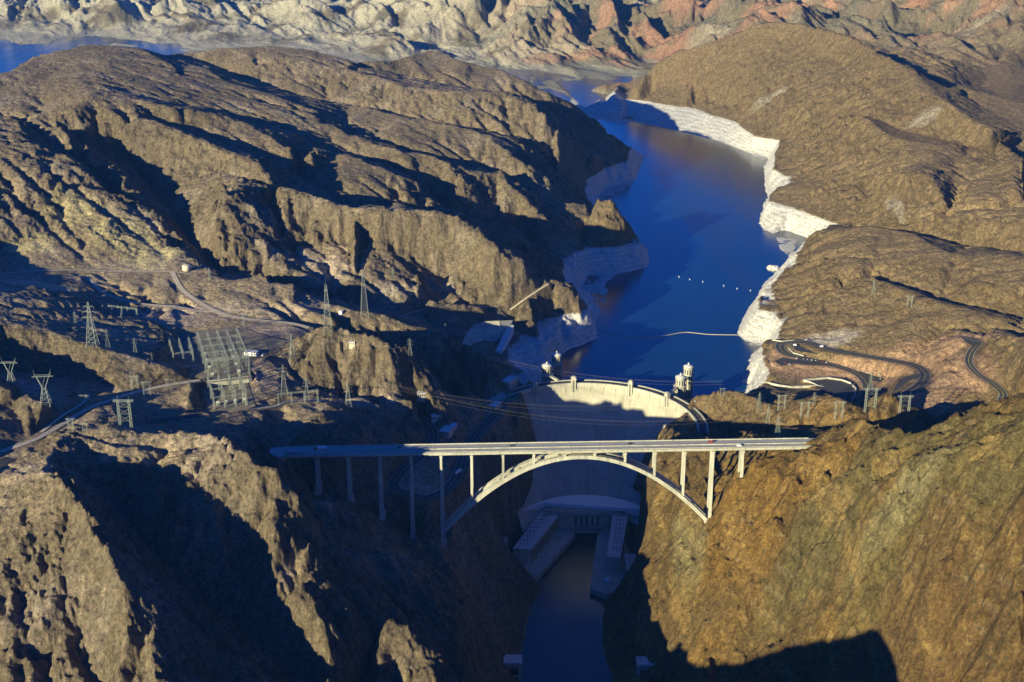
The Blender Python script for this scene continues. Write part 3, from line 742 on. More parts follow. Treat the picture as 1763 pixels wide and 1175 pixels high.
# ------------------------------------------------------------------ water
def sheet(name, x0, x1, y0, y1, z, mat, nx=2):
    me = bpy.data.meshes.new(name)
    me.from_pydata([(x0, y0, z), (x1, y0, z), (x1, y1, z), (x0, y1, z)], [], [(0, 1, 2, 3)])
    me.materials.append(mat)
    o = bpy.data.objects.new(name, me); C.objects.link(o); return o
def water_mat(name, col, wave):
    m, n, l, b = new_mat(name)
    geo = n.new("ShaderNodeNewGeometry"); pos = geo.outputs['Position']
    w1 = noise(n, l, pos, .0022, 4, .55, .5)
    c = mixc(n, l, ramp(n, l, w1, [(.35, 0.0), (.7, 1.0)]), col, tuple(x * 1.45 for x in col))
    l.new(c, b.inputs['Base Color'])
    b.inputs['Roughness'].default_value = .16; b.inputs['IOR'].default_value = 1.5
    h = noise(n, l, pos, wave, 5, .65)
    mpw = n.new("ShaderNodeMapping"); mpw.inputs['Rotation'].default_value = (0, 0, .5); mpw.inputs['Scale'].default_value = (1, .22, 1); l.new(pos, mpw.inputs['Vector'])
    ws_ = noise(n, l, mpw.outputs[0], .011, 5, .6, .8)
    l.new(ramp(n, l, ws_, [(.35, .08), (.65, .22)]), b.inputs['Roughness'])
    bp = n.new("ShaderNodeBump"); bp.inputs['Strength'].default_value = .22; bp.inputs['Distance'].default_value = 1.0
    l.new(h, bp.inputs['Height']); l.new(bp.outputs[0], b.inputs['Normal'])
    return m
lake_m = water_mat("lake_water", (.005, .026, .058), .25)
river_m = water_mat("river_water", (.002, .008, .014), .3)
o = sheet("lake_water", -9000, 9000, 1842, 9000, LAKE, lake_m); o["kind"] = "structure"
o = sheet("lake_water", 251, 400, 1762, 1842, LAKE, lake_m); o["kind"] = "structure"
o = sheet("river_water", -40, 220, 200, 1700, RIVER, river_m); o["kind"] = "structure"

# ------------------------------------------------------------------ haze
me = bpy.data.meshes.new("haze"); bm = bmesh.new()
bmesh.ops.create_cube(bm, size=1.0); bm.to_mesh(me); bm.free()
hz = bpy.data.objects.new("haze", me); C.objects.link(hz); hz["kind"] = "stuff"
hz.scale = (40000, 26000, 1100); hz.location = (0, 11500, 500)
m, n, l, b = new_mat("haze"); n.remove(b)
pv = n.new("ShaderNodeVolumePrincipled"); pv.inputs['Color'].default_value = (.12, .38, 1.0, 1)
pv.inputs['Density'].default_value = 1.4e-5; pv.inputs['Anisotropy'].default_value = 0.0
l.new(pv.outputs[0], n["Material Output"].inputs['Volume']); me.materials.append(m)

# ------------------------------------------------------------------ object helpers
def hit(u, v):
    """the ground seen at a picture point"""
    a = (u - PW / 2) / FPX; b = (v - PH / 2) / FPX
    dx, dy, dz = a, cP - b * sP, -(sP + b * cP)
    t = np.arange(800, 9000, 1.5) / dy
    xs, ys, zs = dx * t, dy * t, CAMZ + dz * t
    i, j = to_param(xs, ys)
    h = bilin(H, i, j)
    k = int(np.argmax(zs < h))
    return (float(xs[k]), float(ys[k]), float(h[k]))
def tag(o, label, cat, group=None):
    o["label"] = label; o["category"] = cat
    if group: o["group"] = group
    return o
def thing(name, label, cat, loc=(0, 0, 0), rz=0.0, group=None):
    o = bpy.data.objects.new(name, None); C.objects.link(o)
    o.location = loc; o.rotation_euler = (0, 0, rz); o.empty_display_size = 2
    return tag(o, label, cat, group)
class MB:
    def __init__(s, k=1.0): s.v = []; s.f = []; s.k = k
    def add(s, vs, fs):
        k = len(s.v); s.v += [tuple(p) for p in vs]; s.f += [tuple(i + k for i in f) for f in fs]; return s
    def box(s, x0, x1, y0, y1, z0, z1, taper=0.0):
        t = taper
        return s.add([(x0, y0, z0), (x1, y0, z0), (x1, y1, z0), (x0, y1, z0),
                      (x0 + t, y0 + t, z1), (x1 - t, y0 + t, z1), (x1 - t, y1 - t, z1), (x0 + t, y1 - t, z1)],
                     [(3, 2, 1, 0), (4, 5, 6, 7), (0, 1, 5, 4), (1, 2, 6, 5), (2, 3, 7, 6), (3, 0, 4, 7)])
    def bar(s, a, b, r, n=4, r2=None):
        r *= s.k; r2 = None if r2 is None else r2 * s.k
        a = Vector(a); b = Vector(b); d = (b - a)
        if d.length < 1e-6: return s
        d.normalize(); r2 = r if r2 is None else r2
        up = Vector((0, 0, 1)) if abs(d.z) < .95 else Vector((1, 0, 0))
        e1 = d.cross(up).normalized(); e2 = d.cross(e1)
        vs = []
        for p, rr in ((a, r), (b, r2)):
            for k in range(n):
                w = 2 * math.pi * (k + .5) / n
                vs.append(p + e1 * math.cos(w) * rr + e2 * math.sin(w) * rr)
        fs = [(k, (k + 1) % n, n + (k + 1) % n, n + k) for k in range(n)]
        fs += [tuple(range(n))[::-1], tuple(range(n, 2 * n))]
        return s.add(vs, fs)
    def lathe(s, prof, n=24, c=(0, 0)):
        vs = []; fs = []
        for r, z in prof:
            for k in range(n):
                w = 2 * math.pi * k / n; vs.append((c[0] + r * math.cos(w), c[1] + r * math.sin(w), z))
        for q in range(len(prof) - 1):
            for k in range(n):
                a = q * n + k; b = q * n + (k + 1) % n; fs.append((a, b, b + n, a + n))
        fs.append(tuple(range(n))[::-1]); fs.append(tuple(range((len(prof) - 1) * n, len(prof) * n)))
        return s.add(vs, fs)
    def prism(s, poly, z0, z1):
        n = len(poly)
        ar = sum(poly[k][0] * poly[(k + 1) % n][1] - poly[(k + 1) % n][0] * poly[k][1] for k in range(n))
        if ar < 0: poly = poly[::-1]
        return s.add([(p[0], p[1], z0) for p in poly] + [(p[0], p[1], z1) for p in poly],
                     [tuple(range(n))[::-1], tuple(range(n, 2 * n))] + [(k, (k + 1) % n, n + (k + 1) % n, n + k) for k in range(n)])
    def sweep(s, path, prof):
        """prof: list of (side, up) offsets, path: list of 3D points"""
        vs = []; n = len(prof)
        for k, p in enumerate(path):
            a = Vector(path[max(0, k - 1)]); b = Vector(path[min(len(path) - 1, k + 1)])
            d = (b - a); d.z = 0; d.normalize(); sd_ = Vector((d.y, -d.x, 0))
            for q, w in prof: vs.append(Vector(p) + sd_ * q + Vector((0, 0, w)))
        fs = []
        for k in range(len(path) - 1):
            for q in range(n):
                a = k * n + q; b = k * n + (q + 1) % n; fs.append((a, a + n, b + n, b))
        fs.append(tuple(range(n))); fs.append(tuple(range((len(path) - 1) * n, len(path) * n))[::-1])
        return s.add(vs, fs)
    def build(s, name, mat, parent=None, smooth=False):
        me = bpy.data.meshes.new(name); me.from_pydata(s.v, [], s.f); me.materials.append(mat)
        if smooth:
            me.polygons.foreach_set("use_smooth", [True] * len(me.polygons))
        me.update()
        o = bpy.data.objects.new(name, me); C.objects.link(o)
        if parent is not None: o.parent = parent
        return o
def copy_tree(o, parent=None):
    c = o.copy(); C.objects.link(c)
    if parent is not None: c.parent = parent
    for ch in list(o.children): copy_tree(ch, c)
    return c

# ------------------------------------------------------------------ materials
def plain(name, col, rough=.8, var=.25, scale=.3, metal=0.0, streak=False):
    m, n, l, b = new_mat(name)
    geo = n.new("ShaderNodeNewGeometry"); pos = geo.outputs['Position']
    k = noise(n, l, pos, scale, 5, .65)
    c = mixc(n, l, 1.0, tuple(col), ramp(n, l, k, [(.3, 1 - var), (.7, 1 + var)]), 'MULTIPLY')
    if streak:
        mp = n.new("ShaderNodeMapping"); mp.inputs['Scale'].default_value = (1, 1, .05); l.new(pos, mp.inputs['Vector'])
        k2 = noise(n, l, mp.outputs[0], .22, 5, .7)
        c = mixc(n, l, 1.0, c, ramp(n, l, k2, [(.32, .62), (.5, 1.0), (.75, 1.12)]), 'MULTIPLY')
        k3 = noise(n, l, pos, .035, 4, .6)
        c = mixc(n, l, 1.0, c, ramp(n, l, k3, [(.35, .82), (.6, 1.06)]), 'MULTIPLY')
    l.new(c, b.inputs['Base Color']); b.inputs['Roughness'].default_value = rough
    b.inputs['Metallic'].default_value = metal; b.inputs['Specular IOR Level'].default_value = .25
    return m
M = dict(
    concrete=plain("old_concrete", (.42, .40, .31), .85, .12, .15, streak=True),
    bridge=plain("bridge_concrete", (.43, .42, .335), .8, .10, .2, streak=True),
    roadway=plain("bridge_roadway", (.36, .35, .31), .85, .12, .1),
    asphalt=plain("asphalt", (.060, .060, .058), .9, .3, .12),
    dirt=plain("graded_dirt", (.52, .44, .32), .95, .25, .2),
    gravel=plain("yard_gravel", (.19, .165, .12), .95, .35, .12),
    steel=plain("galvanised_steel", (.30, .33, .28), .55, .15, .5, .2),
    roof=plain("pale_roof", (.55, .54, .50), .8, .15, .2),
    dark=plain("dark_opening", (.02, .022, .025), .6, .1, 1),
    glass=plain("vehicle_glass", (.02, .025, .03), .15, .1, 1),
    tyre=plain("tyre_rubber", (.02, .02, .02), .9, .1, 1),
    white=plain("white_paint", (.75, .75, .72), .5, .08, 1),
    line=plain("road_line_paint", (.55, .42, .10), .8, .2, 1),
    wire=plain("conductor", (.20, .17, .13), .5, .1, 1),
    boom=plain("boom_float", (.62, .48, .33), .7, .15, .2),
    tan=plain("tan_paint", (.58, .50, .36), .6, .1, .4),
    pond=plain("spillway_floor", (.09, .10, .10), .85, .3, .08),
    ringrock=plain("washed_rock", (.66, .62, .54), .95, .35, .3))
for nm, col in dict(red=(.30, .03, .02), navy=(.02, .035, .09), black=(.02, .02, .022), silver=(.45, .46, .47), tanc=(.35, .28, .18)).items():
    M[nm] = plain("car_paint_" + nm, col, .35, .05, 1)

# ------------------------------------------------------------------ roads
def ribbon(name, pts, half, dz, mat, off=0.0):
    vs, fs = [], []
    for k, p in enumerate(pts):
        a = Vector(pts[max(0, k - 1)]); b = Vector(pts[min(len(pts) - 1, k + 1)])
        d = b - a; d.z = 0; d.normalize(); sd_ = Vector((d.y, -d.x, 0)); q = Vector(p) + Vector((0, 0, dz))
        vs += [q + sd_ * (off - half), q + sd_ * (off + half)]
        if k: fs.append((2 * k - 2, 2 * k - 1, 2 * k + 1, 2 * k))
    me = bpy.data.meshes.new(name); me.from_pydata(vs, [], fs); me.materials.append(mat)
    o = bpy.data.objects.new(name, me); C.objects.link(o); o["kind"] = "structure"
    return o
names = dict(asphalt="road", dirt="dirt_road", concrete="footpath", gravel="gravel_yard")
for mat, half, w, line in ROADS:
    if half is None:
        me = bpy.data.meshes.new("pad"); me.from_pydata([(p[0], p[1], p[2] + .12) for p in w], [], [tuple(range(len(w)))])
        me.materials.append(M[mat]); o = bpy.data.objects.new("gravel_yard" if mat == 'gravel' else "parking_lot", me)
        C.objects.link(o); o["kind"] = "structure"
    else:
        ribbon(names[mat], w, half, .2, M[mat])
        if line:
            ribbon("road_line", w, .25, .235, M['line'])
            for sgn in (-1, 1): ribbon("kerb", w, .35, .32, M['concrete'], sgn * (half + .4))

# ------------------------------------------------------------------ the dam
DCX = 110.0
def dam_pt(w, z, top=False):
    t = max(0, (CREST - 5 - z) / 133.0)
    r = 155 - 46 * t; cy = 1674 - 64 * (t ** 1.0)
    # crown offset follows a curve: steep at the crest, leaning out at the foot
    r2 = 155 - 46 * t; cyy = 1829 - 110 * t ** 1.3 - r2
    return (DCX - 2 * t + r2 * math.cos(w), cyy + r2 * math.sin(w), z)
dam = thing("arch_dam", "huge curved pale concrete arch dam across the gorge, its right side sunlit", "dam", (DCX, 1829, 0))
def local(parent, p): return (p[0] - parent.location.x, p[1] - parent.location.y, p[2] - parent.location.z)
def place(o, parent):
    """vertices were given in world metres: shift the mesh to its thing's origin"""
    o.data.transform(Matrix.Translation(-parent.location)); return o
mb = MB(); NA, NZ = 90, 40
ws = [R(-8 + 163 * k / NA) for k in range(NA + 1)]
zs_ = [CREST - 1, CREST - 5] + [CREST - 5 - 153 * (k / NZ) for k in range(1, NZ + 1)]
vs = []
for w in ws:
    col = [(DCX + 169 * math.cos(w), 1674 + 169 * math.sin(w), 20.0), (DCX + 169 * math.cos(w), 1674 + 169 * math.sin(w), CREST - 1)]
    col += [dam_pt(w, min(z, CREST)) for z in zs_]
    vs += col
nc = 2 + len(zs_); fs = []
for k in range(NA):
    for q in range(nc - 1): fs.append((k * nc + q, k * nc + q + 1, (k + 1) * nc + q + 1, (k + 1) * nc + q))
mb.add(vs, fs)
dm, n, l, b = new_mat("dam_concrete")
geo = n.new("ShaderNodeNewGeometry"); pos = geo.outputs['Position']
sep = n.new("ShaderNodeSeparateXYZ"); l.new(pos, sep.inputs[0])
ang = math_(n, l, 'ARCTAN2', math_(n, l, 'SUBTRACT', sep.outputs['X'], DCX), math_(n, l, 'SUBTRACT', sep.outputs['Y'], 1610.0))
cmb = n.new("ShaderNodeCombineXYZ"); l.new(math_(n, l, 'MULTIPLY', ang, 150.0), cmb.inputs[0]); l.new(math_(n, l, 'MULTIPLY', sep.outputs['Z'], .07), cmb.inputs[2])
st = noise(n, l, cmb.outputs[0], .35, 6, .75)
joint = math_(n, l, 'PINGPONG', math_(n, l, 'MULTIPLY', ang, 150.0), 4.6)
lift = math_(n, l, 'PINGPONG', sep.outputs['Z'], 2.3)
c = mixc(n, l, 1.0, (.42, .395, .30), ramp(n, l, st, [(.28, .58), (.5, .98), (.75, 1.12)]), 'MULTIPLY')
c = mixc(n, l, 1.0, c, ramp(n, l, noise(n, l, pos, .04, 5, .65), [(.35, .8), (.62, 1.08)]), 'MULTIPLY')
c = mixc(n, l, 1.0, c, ramp(n, l, joint, [(0.0, .72), (.06, 1.0)]), 'MULTIPLY')
c = mixc(n, l, .5, c, mixc(n, l, 1.0, c, ramp(n, l, lift, [(0.0, .8), (.08, 1.0)]), 'MULTIPLY'))
l.new(c, b.inputs['Base Color']); b.inputs['Roughness'].default_value = .85; b.inputs['Specular IOR Level'].default_value = .2
place(mb.build("dam_wall", dm, dam), dam)
def arc_strip(r0, r1, z0, z1, w0, w1, nseg=70):
    m_ = MB(); vs = []; fs = []
    for k in range(nseg + 1):
        w = R(w0 + (w1 - w0) * k / nseg); cw, sw = math.cos(w), math.sin(w)
        vs += [(DCX + r0 * cw, 1674 + r0 * sw, z0), (DCX + r1 * cw, 1674 + r1 * sw, z0), (DCX + r1 * cw, 1674 + r1 * sw, z1), (DCX + r0 * cw, 1674 + r0 * sw, z1)]
        if k:
            a = (k - 1) * 4
            fs += [(a + q, a + (q + 1) % 4, a + 4 + (q + 1) % 4, a + 4 + q) for q in range(4)]
    fs += [(3, 2, 1, 0), tuple(nseg * 4 + q for q in range(4))]
    return m_.add(vs, fs)
place(arc_strip(156.6, 167.4, CREST - .98, CREST - .7, -12, 152).build("crest_road", M['asphalt'], dam), dam)
place(arc_strip(154.2, 156.6, CREST - 5.2, CREST + .5, -10, 151).build("parapet", M['bridge'], dam), dam)
place(arc_strip(167.4, 169.8, CREST - 3, CREST + .5, -10, 151).build("parapet", M['bridge'], dam), dam)
for k in range(17):                                     # tapering ribs hanging below the crest
    w = R(14 + 7.2 * k)
    er = Vector((math.cos(w), math.sin(w), 0)); et = Vector((-math.sin(w), math.cos(w), 0)); c0 = Vector((DCX, 1674, 0))
    p = [c0 + er * 154.2 + et * s_ + Vector((0, 0, CREST - 5.2)) for s_ in (-.8, .8)]
    q = [c0 + er * 157.5 + et * s_ + Vector((0, 0, CREST - 5.2)) for s_ in (-.8, .8)]
    a = [Vector(dam_pt(w, CREST - 20)) + et * s_ + er * .4 for s_ in (-.4, .4)]
    place(MB().add([*p, *q, *a], [(0, 1, 5, 4), (0, 4, 2), (1, 3, 5), (2, 4, 5, 3), (0, 2, 3, 1)]).build("corbel", M['concrete'], dam), dam)
for w_, h_ in ((119, 6), (95.6, 9), (62.3, 9), (37.5, 7)):
    w = R(w_); c0 = Vector((DCX + 153.4 * math.cos(w), 1674 + 153.4 * math.sin(w), CREST - 30))
    t = bpy.data.objects.new("crest_tower", None); C.objects.link(t); t.parent = dam; t.location = c0 - dam.location
    t.rotation_euler = (0, 0, w - R(90))
    MB().box(-3.6, 3.6, -1.5, 4.5, 0, 30 + h_).build("tower_shaft", M['concrete'], t)
    MB().box(-4.0, 4.0, -1.9, 4.9, 30 + h_, 31 + h_).box(-2.5, 2.5, -.8, 3.4, 31 + h_, 33 + h_).build("tower_cap", M['bridge'], t)
    MB().box(-1.0, 1.0, -1.62, -1.5, 12, 27 + h_).build("recessed_panel", M['pond'], t)
# plaza at the toe and the central powerhouse front
arc = [dam_pt(R(w_), 41) for w_ in np.linspace(30, 150, 30)]
pl = [(at(937, 866, 41)[0], at(937, 866, 41)[1])] + [(p[0], p[1] + 4) for p in arc[::-1]] + [(at(1084, 876, 41)[0], at(1084, 876, 41)[1])]
power = thing("powerhouse", "u-shaped concrete powerhouse at the foot of the dam, in deep shade", "power station", (DCX, 1680, 0))
place(MB().prism(pl, 30, 41).build("roof_terrace", M['white'], power), power)
fx0, fx1 = 74.0, 150.0
mb = MB().box(48, 172, 1676, 1700, -6, 36)
place(mb.build("central_block", M['concrete'], power), power)
mb = MB().box(46, 174, 1673.5, 1676, 31, 33.5); place(mb.build("cornice", M['bridge'], power), power)
for k in range(5):
    x = 93 + 8.2 * k
    w_ = MB().box(x, x + 2.6, 1675.8, 1676.4, 12, 28).build("tall_window", M['dark'], power); place(w_, power)
for k in range(9):
    x = 88 + 5.6 * k
    place(MB().box(x, x + 1.5, 1675.8, 1676.3, 4, 8).build("small_window", M['dark'], power), power)
def wing(roof, zr, inner, label_):
    """roof: four corners far-outer, far-inner, near-inner, near-outer"""
    place(MB().prism(roof, -5, zr).build("wing_block", M['concrete'], power), power)
    place(MB().prism([(x * 1.0, y) for x, y in roof], zr + .02, zr + 1.2).build("wing_roof", M['roof'], power), power)
    fo, fi, ni, no = [Vector(p + (0,)) for p in roof]
    # windows along the inner face
    d = (ni - fi); nn = 17; out = Vector((d.y, -d.x, 0)).normalized()
    if (Vector((DCX - 3, 1620, 0)) - fi).dot(out) < 0: out = -out
    for k in range(nn):
        a = fi + d * ((k + .3) / nn); b_ = fi + d * ((k + .7) / nn)
        place(MB().add([a + out * .15 + Vector((0, 0, 11)), b_ + out * .15 + Vector((0, 0, 11)), b_ + out * .15 + Vector((0, 0, zr - 5)), a + out * .15 + Vector((0, 0, zr - 5)),
                        a - out * .3 + Vector((0, 0, 11)), b_ - out * .3 + Vector((0, 0, 11)), b_ - out * .3 + Vector((0, 0, zr - 5)), a - out * .3 + Vector((0, 0, zr - 5))],
                       [(0, 1, 2, 3), (7, 6, 5, 4), (0, 4, 5, 1), (3, 2, 6, 7), (0, 3, 7, 4), (1, 5, 6, 2)]).build("tall_window", M['dark'], power), power)
    # take-off frames on the roof
    e = (fi - fo).normalized()
    for k in range(9):
        c0 = fo + d * ((k + .6) / 9.6) * 1.0 + (fi - fo) * .45
        m_ = MB()
        for s_ in (-5, 0, 5):
            m_.bar(c0 + e * s_ + Vector((0, 0, zr + 1)), c0 + e * s_ + Vector((0, 0, zr + 8)), .35)
        m_.bar(c0 - e * 6 + Vector((0, 0, zr + 7.6)), c0 + e * 6 + Vector((0, 0, zr + 7.6)), .35)
        place(m_.build("takeoff_frame", M['pond'], power), power)
wing([(47, 1694), (75, 1690), (27, 1573), (1, 1576)], 30, 1, "left")
wing([(172, 1682), (149, 1682), (131, 1552), (150, 1551)], 30, -1, "right")
def deck(pts, z, name):
    place(MB().prism([at(u, v, z)[:2] for u, v in pts], -6, z).build(name, M['concrete'], power), power)
deck([(958, 898), (990, 920), (917, 1003), (884, 990), (905, 960)], 8, "quay_deck")
deck([(1029, 921), (1066, 898), (1084, 950), (1068, 1012), (1045, 1024), (1016, 1012)], 8, "quay_deck")
place(MB().box(-22, -6, 1556, 1600, 0, 36).build("control_block", M['bridge'], power), power)
place(MB().box(156, 172, 1500, 1562, 0, 30).build("control_block", M['bridge'], power), power)
for sx, y0_ in ((0, 1), (1, 0)): pass
o = hit(1046, 1001)
tag(MB().lathe([(4, 8), (4, 11), (3, 13), (.6, 14)], 18, at(1046, 1001, 8)[:2]).build("storage_tank", M['white']), "small white round tank on the right powerhouse quay", "tank")

# ------------------------------------------------------------------ intake towers
def intake_tower(loc, label):
    t = thing("intake_tower", label, "intake tower", loc, 0, "round concrete intake towers behind the dam")
    MB().lathe([(6.2, -80), (6.2, 0)], 24).build("shaft", M['concrete'], t, True)
    for k in range(12):
        w = 2 * math.pi * k / 12; cw, sw = math.cos(w), math.sin(w)
        m_ = MB(); vs = []
        for z in (-80, 0):
            for r_, s_ in ((5.8, -.6), (8.6, -.6), (8.6, .6), (5.8, .6)): vs.append((cw * r_ - sw * s_, sw * r_ + cw * s_, z))
        m_.add(vs, [(3, 2, 1, 0), (4, 5, 6, 7), (0, 1, 5, 4), (1, 2, 6, 5), (2, 3, 7, 6), (3, 0, 4, 7)])
        m_.build("buttress_fin", M['concrete'], t)
    MB().lathe([(8.9, 0), (10.2, 1.2), (10.2, 2.6), (7.8, 2.6)], 24).build("balcony", M['bridge'], t)
    d = MB().lathe([(7.6, 2.6), (7.6, 15.5), (8.2, 15.6), (8.2, 16.6), (7.4, 16.6)], 32).build("gate_house", M['bridge'], t)
    for k in range(12):
        w = 2 * math.pi * (k + .5) / 12; cw, sw = math.cos(w), math.sin(w); vs = []
        for z in (4.5, 12.5):
            for r_, s_ in ((7.3, -.65), (7.72, -.65), (7.72, .65), (7.3, .65)): vs.append((cw * r_ - sw * s_, sw * r_ + cw * s_, z))
        MB().add(vs, [(3, 2, 1, 0), (4, 5, 6, 7), (0, 1, 5, 4), (1, 2, 6, 5), (2, 3, 7, 6), (3, 0, 4, 7)]).build("slit_window", M['dark'], d)
    MB().lathe([(7.4, 16.62), (6.6, 17.6), (3.5, 18.8), (1.2, 19.2), (1.0, 22.5), (.2, 23)], 24).build("roof", M['roof'], t)
    return t
ITZ = 182.0
towers = [intake_tower((at(942, 645, 190)[0], 1852, ITZ), "left near intake tower, its slanting footbridge running down to the dam crest"),
          intake_tower((at(957, 628, 190)[0] + 2, 1900, ITZ), "tall intake tower farthest left in the lake behind another tower"),
          intake_tower((at(1172, 660, 190)[0], 1804, ITZ), "right near intake tower joined to the crest by a level footbridge"),
          intake_tower((at(1185, 640, 190)[0], 1848, ITZ), "right far intake tower standing in open blue water")]
def bridge_between(a, b, label):
    t = thing("footbridge", label, "footbridge", a)
    pa, pb = Vector((0, 0, 0)), Vector(b) - Vector(a)
    MB().sweep([pa, pb], [(-2.2, 0), (2.2, 0), (2.2, -1.6), (-2.2, -1.6)]).build("walkway", M['bridge'], t)
    for s_ in (-2.2, 2.0): MB().sweep([pa, pb], [(s_, .02), (s_ + .2, .02), (s_ + .2, 1.2), (s_, 1.2)]).build("railing", M['bridge'], t)
tl = [t.location for t in towers]
w = R(103); bridge_between((tl[0].x + 4, tl[0].y - 8, 184.5), (DCX + 168 * math.cos(w), 1674 + 168 * math.sin(w) + 1, CREST + .6), "pale slanting footbridge from the left near intake tower to the crest")
w = R(37.5); bridge_between((tl[2].x - 6, tl[2].y - 6, 184.5), (DCX + 162 * math.cos(w), 1674 + 162 * math.sin(w) , CREST + 6), "pale straight footbridge from the right near intake tower to the crest")
bridge_between((tl[0].x + 4, tl[0].y + 8, 184.5), (tl[1].x - 3, tl[1].y - 9, 184.5), "footbridge joining the two left intake towers")
bridge_between((tl[2].x + 3, tl[2].y + 9, 184.5), (tl[3].x - 2, tl[3].y - 9, 184.5), "footbridge joining the two right intake towers")

# ------------------------------------------------------------------ the bypass bridge
def by(x): return 1380 + .07 * (x + 85)
def bz(x): return 272.5 - .014 * x
bridge = thing("arch_bridge", "long pale concrete arch bridge spanning the gorge in front of the dam", "bridge", (79.5, by(79.5), 165))
bx = [-268 + k * (632 / 40) for k in range(41)]
path = [(x, by(x), bz(x)) for x in bx]
place(MB().sweep(path, [(-13.6, 0), (13.6, 0), (13.6, -1.0), (9.5, -1.4), (8.6, -4.2), (-8.6, -4.2), (-9.5, -1.4), (-13.6, -1.0)]).build("deck", M['bridge'], bridge), bridge)
for a, b_ in ((-12.6, -1.3), (1.3, 12.6)):
    place(MB().sweep(path, [(a, .02), (b_, .02), (b_, .06), (a, .06)]).build("roadway", M['roadway'], bridge), bridge)
for a, b_, h in ((-13.6, -13.0, 1.3), (13.0, 13.6, 1.3), (-.5, .5, 1.2), (9.4, 9.8, 1.2)):
    place(MB().sweep(path, [(a, .08), (b_, .08), (b_, h), (a, h)]).build("barrier", M['bridge'], bridge), bridge)
XM, HALF = 79.5, 164.5
def az(x): return 262 - 97 * ((x - XM) / HALF) ** 2
for s_ in (-9.5, 4.5):
    vs = []; NS = 60
    for k in range(NS + 1):
        x = XM - HALF + 2 * HALF * k / NS; z = az(x); sl_ = -2 * 97 * (x - XM) / HALF ** 2
        nx_, nz_ = -sl_ / math.hypot(1, sl_), 1 / math.hypot(1, sl_)
        for hh, yy in ((-2.3, 0), (-2.3, 6), (2.3, 6), (2.3, 0)):
            vs.append((x + nx_ * hh, by(x) + s_ + yy, z + nz_ * hh))
    fs = [(k * 4 + q, k * 4 + (q + 1) % 4, k * 4 + 4 + (q + 1) % 4, k * 4 + 4 + q) for k in range(NS) for q in range(4)]
    fs += [(0, 1, 2, 3), tuple(NS * 4 + q for q in (3, 2, 1, 0))]
    place(MB().add(vs, fs).build("arch_rib", M['bridge'], bridge), bridge)
for k in range(1, 14):
    x = XM - HALF + 2 * HALF * k / 14
    z = az(x)
    place(MB().box(x - 1.2, x + 1.2, by(x) - 3.5, by(x) + 4.5, z - 1, z + 1).build("cross_strut", M['bridge'], bridge), bridge)
pier_u = [549, 602, 655, 708, 760, 812, 866, 919, 972, 1024, 1077, 1129, 1181, 1231, 1283]
foot_z = {549: 233, 602: 213, 655: 190, 708: 163, 760: 158, 1231: 172, 1283: 222}
for u in pier_u:
    x = (u - PW / 2) * .694
    zt = bz(x) - 4.4
    zf = foot_z.get(u, az(x) + 2.4)
    p = bpy.data.objects.new("pier", None); C.objects.link(p); p.parent = bridge
    p.location = Vector((x, by(x), zf)) - bridge.location
    h = zt - 2.6 - zf
    r_ = 1.7 if u in foot_z else 1.25
    rt = 1.15
    if h > 1:
        for s_ in (-7.4, 7.4):
            b0 = 3.2 if u in foot_z else 2.2
            MB().add([(-r_ * 1.15, s_ - r_, 0), (r_ * 1.15, s_ - r_, 0), (r_ * 1.15, s_ + r_, 0), (-r_ * 1.15, s_ + r_, 0),
                      (-rt * 1.1, s_ - rt, h), (rt * 1.1, s_ - rt, h), (rt * 1.1, s_ + rt, h), (-rt * 1.1, s_ + rt, h)],
                     [(3, 2, 1, 0), (4, 5, 6, 7), (0, 1, 5, 4), (1, 2, 6, 5), (2, 3, 7, 6), (3, 0, 4, 7)]).build("column", M['bridge'], p)
    MB().box(-1.6, 1.6, -10.2, 10.2, max(h, .02) + .01, max(h, .02) + 2.55).build("pier_cap", M['bridge'], p)
    if u in foot_z:
        e = 5 if u in (760, 1231) else 3.2
        MB().box(-e, e, -12, 12, -9, .0).build("footing", M['bridge'], p)
for x0, x1 in ((-273, -268), (364, 372)):
    place(MB().box(x0, x1, by(x0) - 14, by(x0) + 14, bz(x0) - 14, bz(x0) + .05).build("abutment", M['bridge'], bridge), bridge)
# approach roads beyond the abutments
ribbon("road", [(x, by(x) + (0 if x > -320 else .0), bz(-268) + .02) for x in (-268, -276, -286)], 13, .05, M['roadway'])
ribbon("road", [(x, by(x), bz(364) + .02) for x in (364, 385, 410)], 13, .05, M['roadway'])

# ------------------------------------------------------------------ outlet houses at the bottom of the gorge
def outlet(x, y, label):
    t = thing("outlet_house", label, "outlet house", (x, y, 0), 0, "outlet houses on the river banks")
    body = MB(); body.box(-10.5, -6.5, -8, 8, -4, 26).box(6.5, 10.5, -8, 8, -4, 26).box(-6.5, 6.5, 2, 8, -4, 26).box(-6.5, 6.5, -8, 2, 20, 26).box(-6.5, 6.5, -7.5, -6.6, 7, 9.5)
    body.build("frame_wall", M['bridge'], t)
    MB().box(-11.2, 11.2, -8.7, 8.7, 26.02, 28).build("flat_roof", M['roof'], t)
    for k in range(5): MB().box(-6 + k * 2.7, -5 + k * 2.7, -8.12, -7.95, 22, 24.2).build("vent_slot", M['dark'], t)
    MB().box(-6.4, 6.4, 1.7, 1.95, -2, 19.5).build("gate", M['dark'], t)
outlet(at(883, 1150, 26)[0], 1312, "left outlet house, concrete portal block on the Nevada bank at the river's bottom edge")
outlet(at(1114, 1155, 26)[0], 1308, "right outlet house, concrete portal block below the sunlit orange cliff")

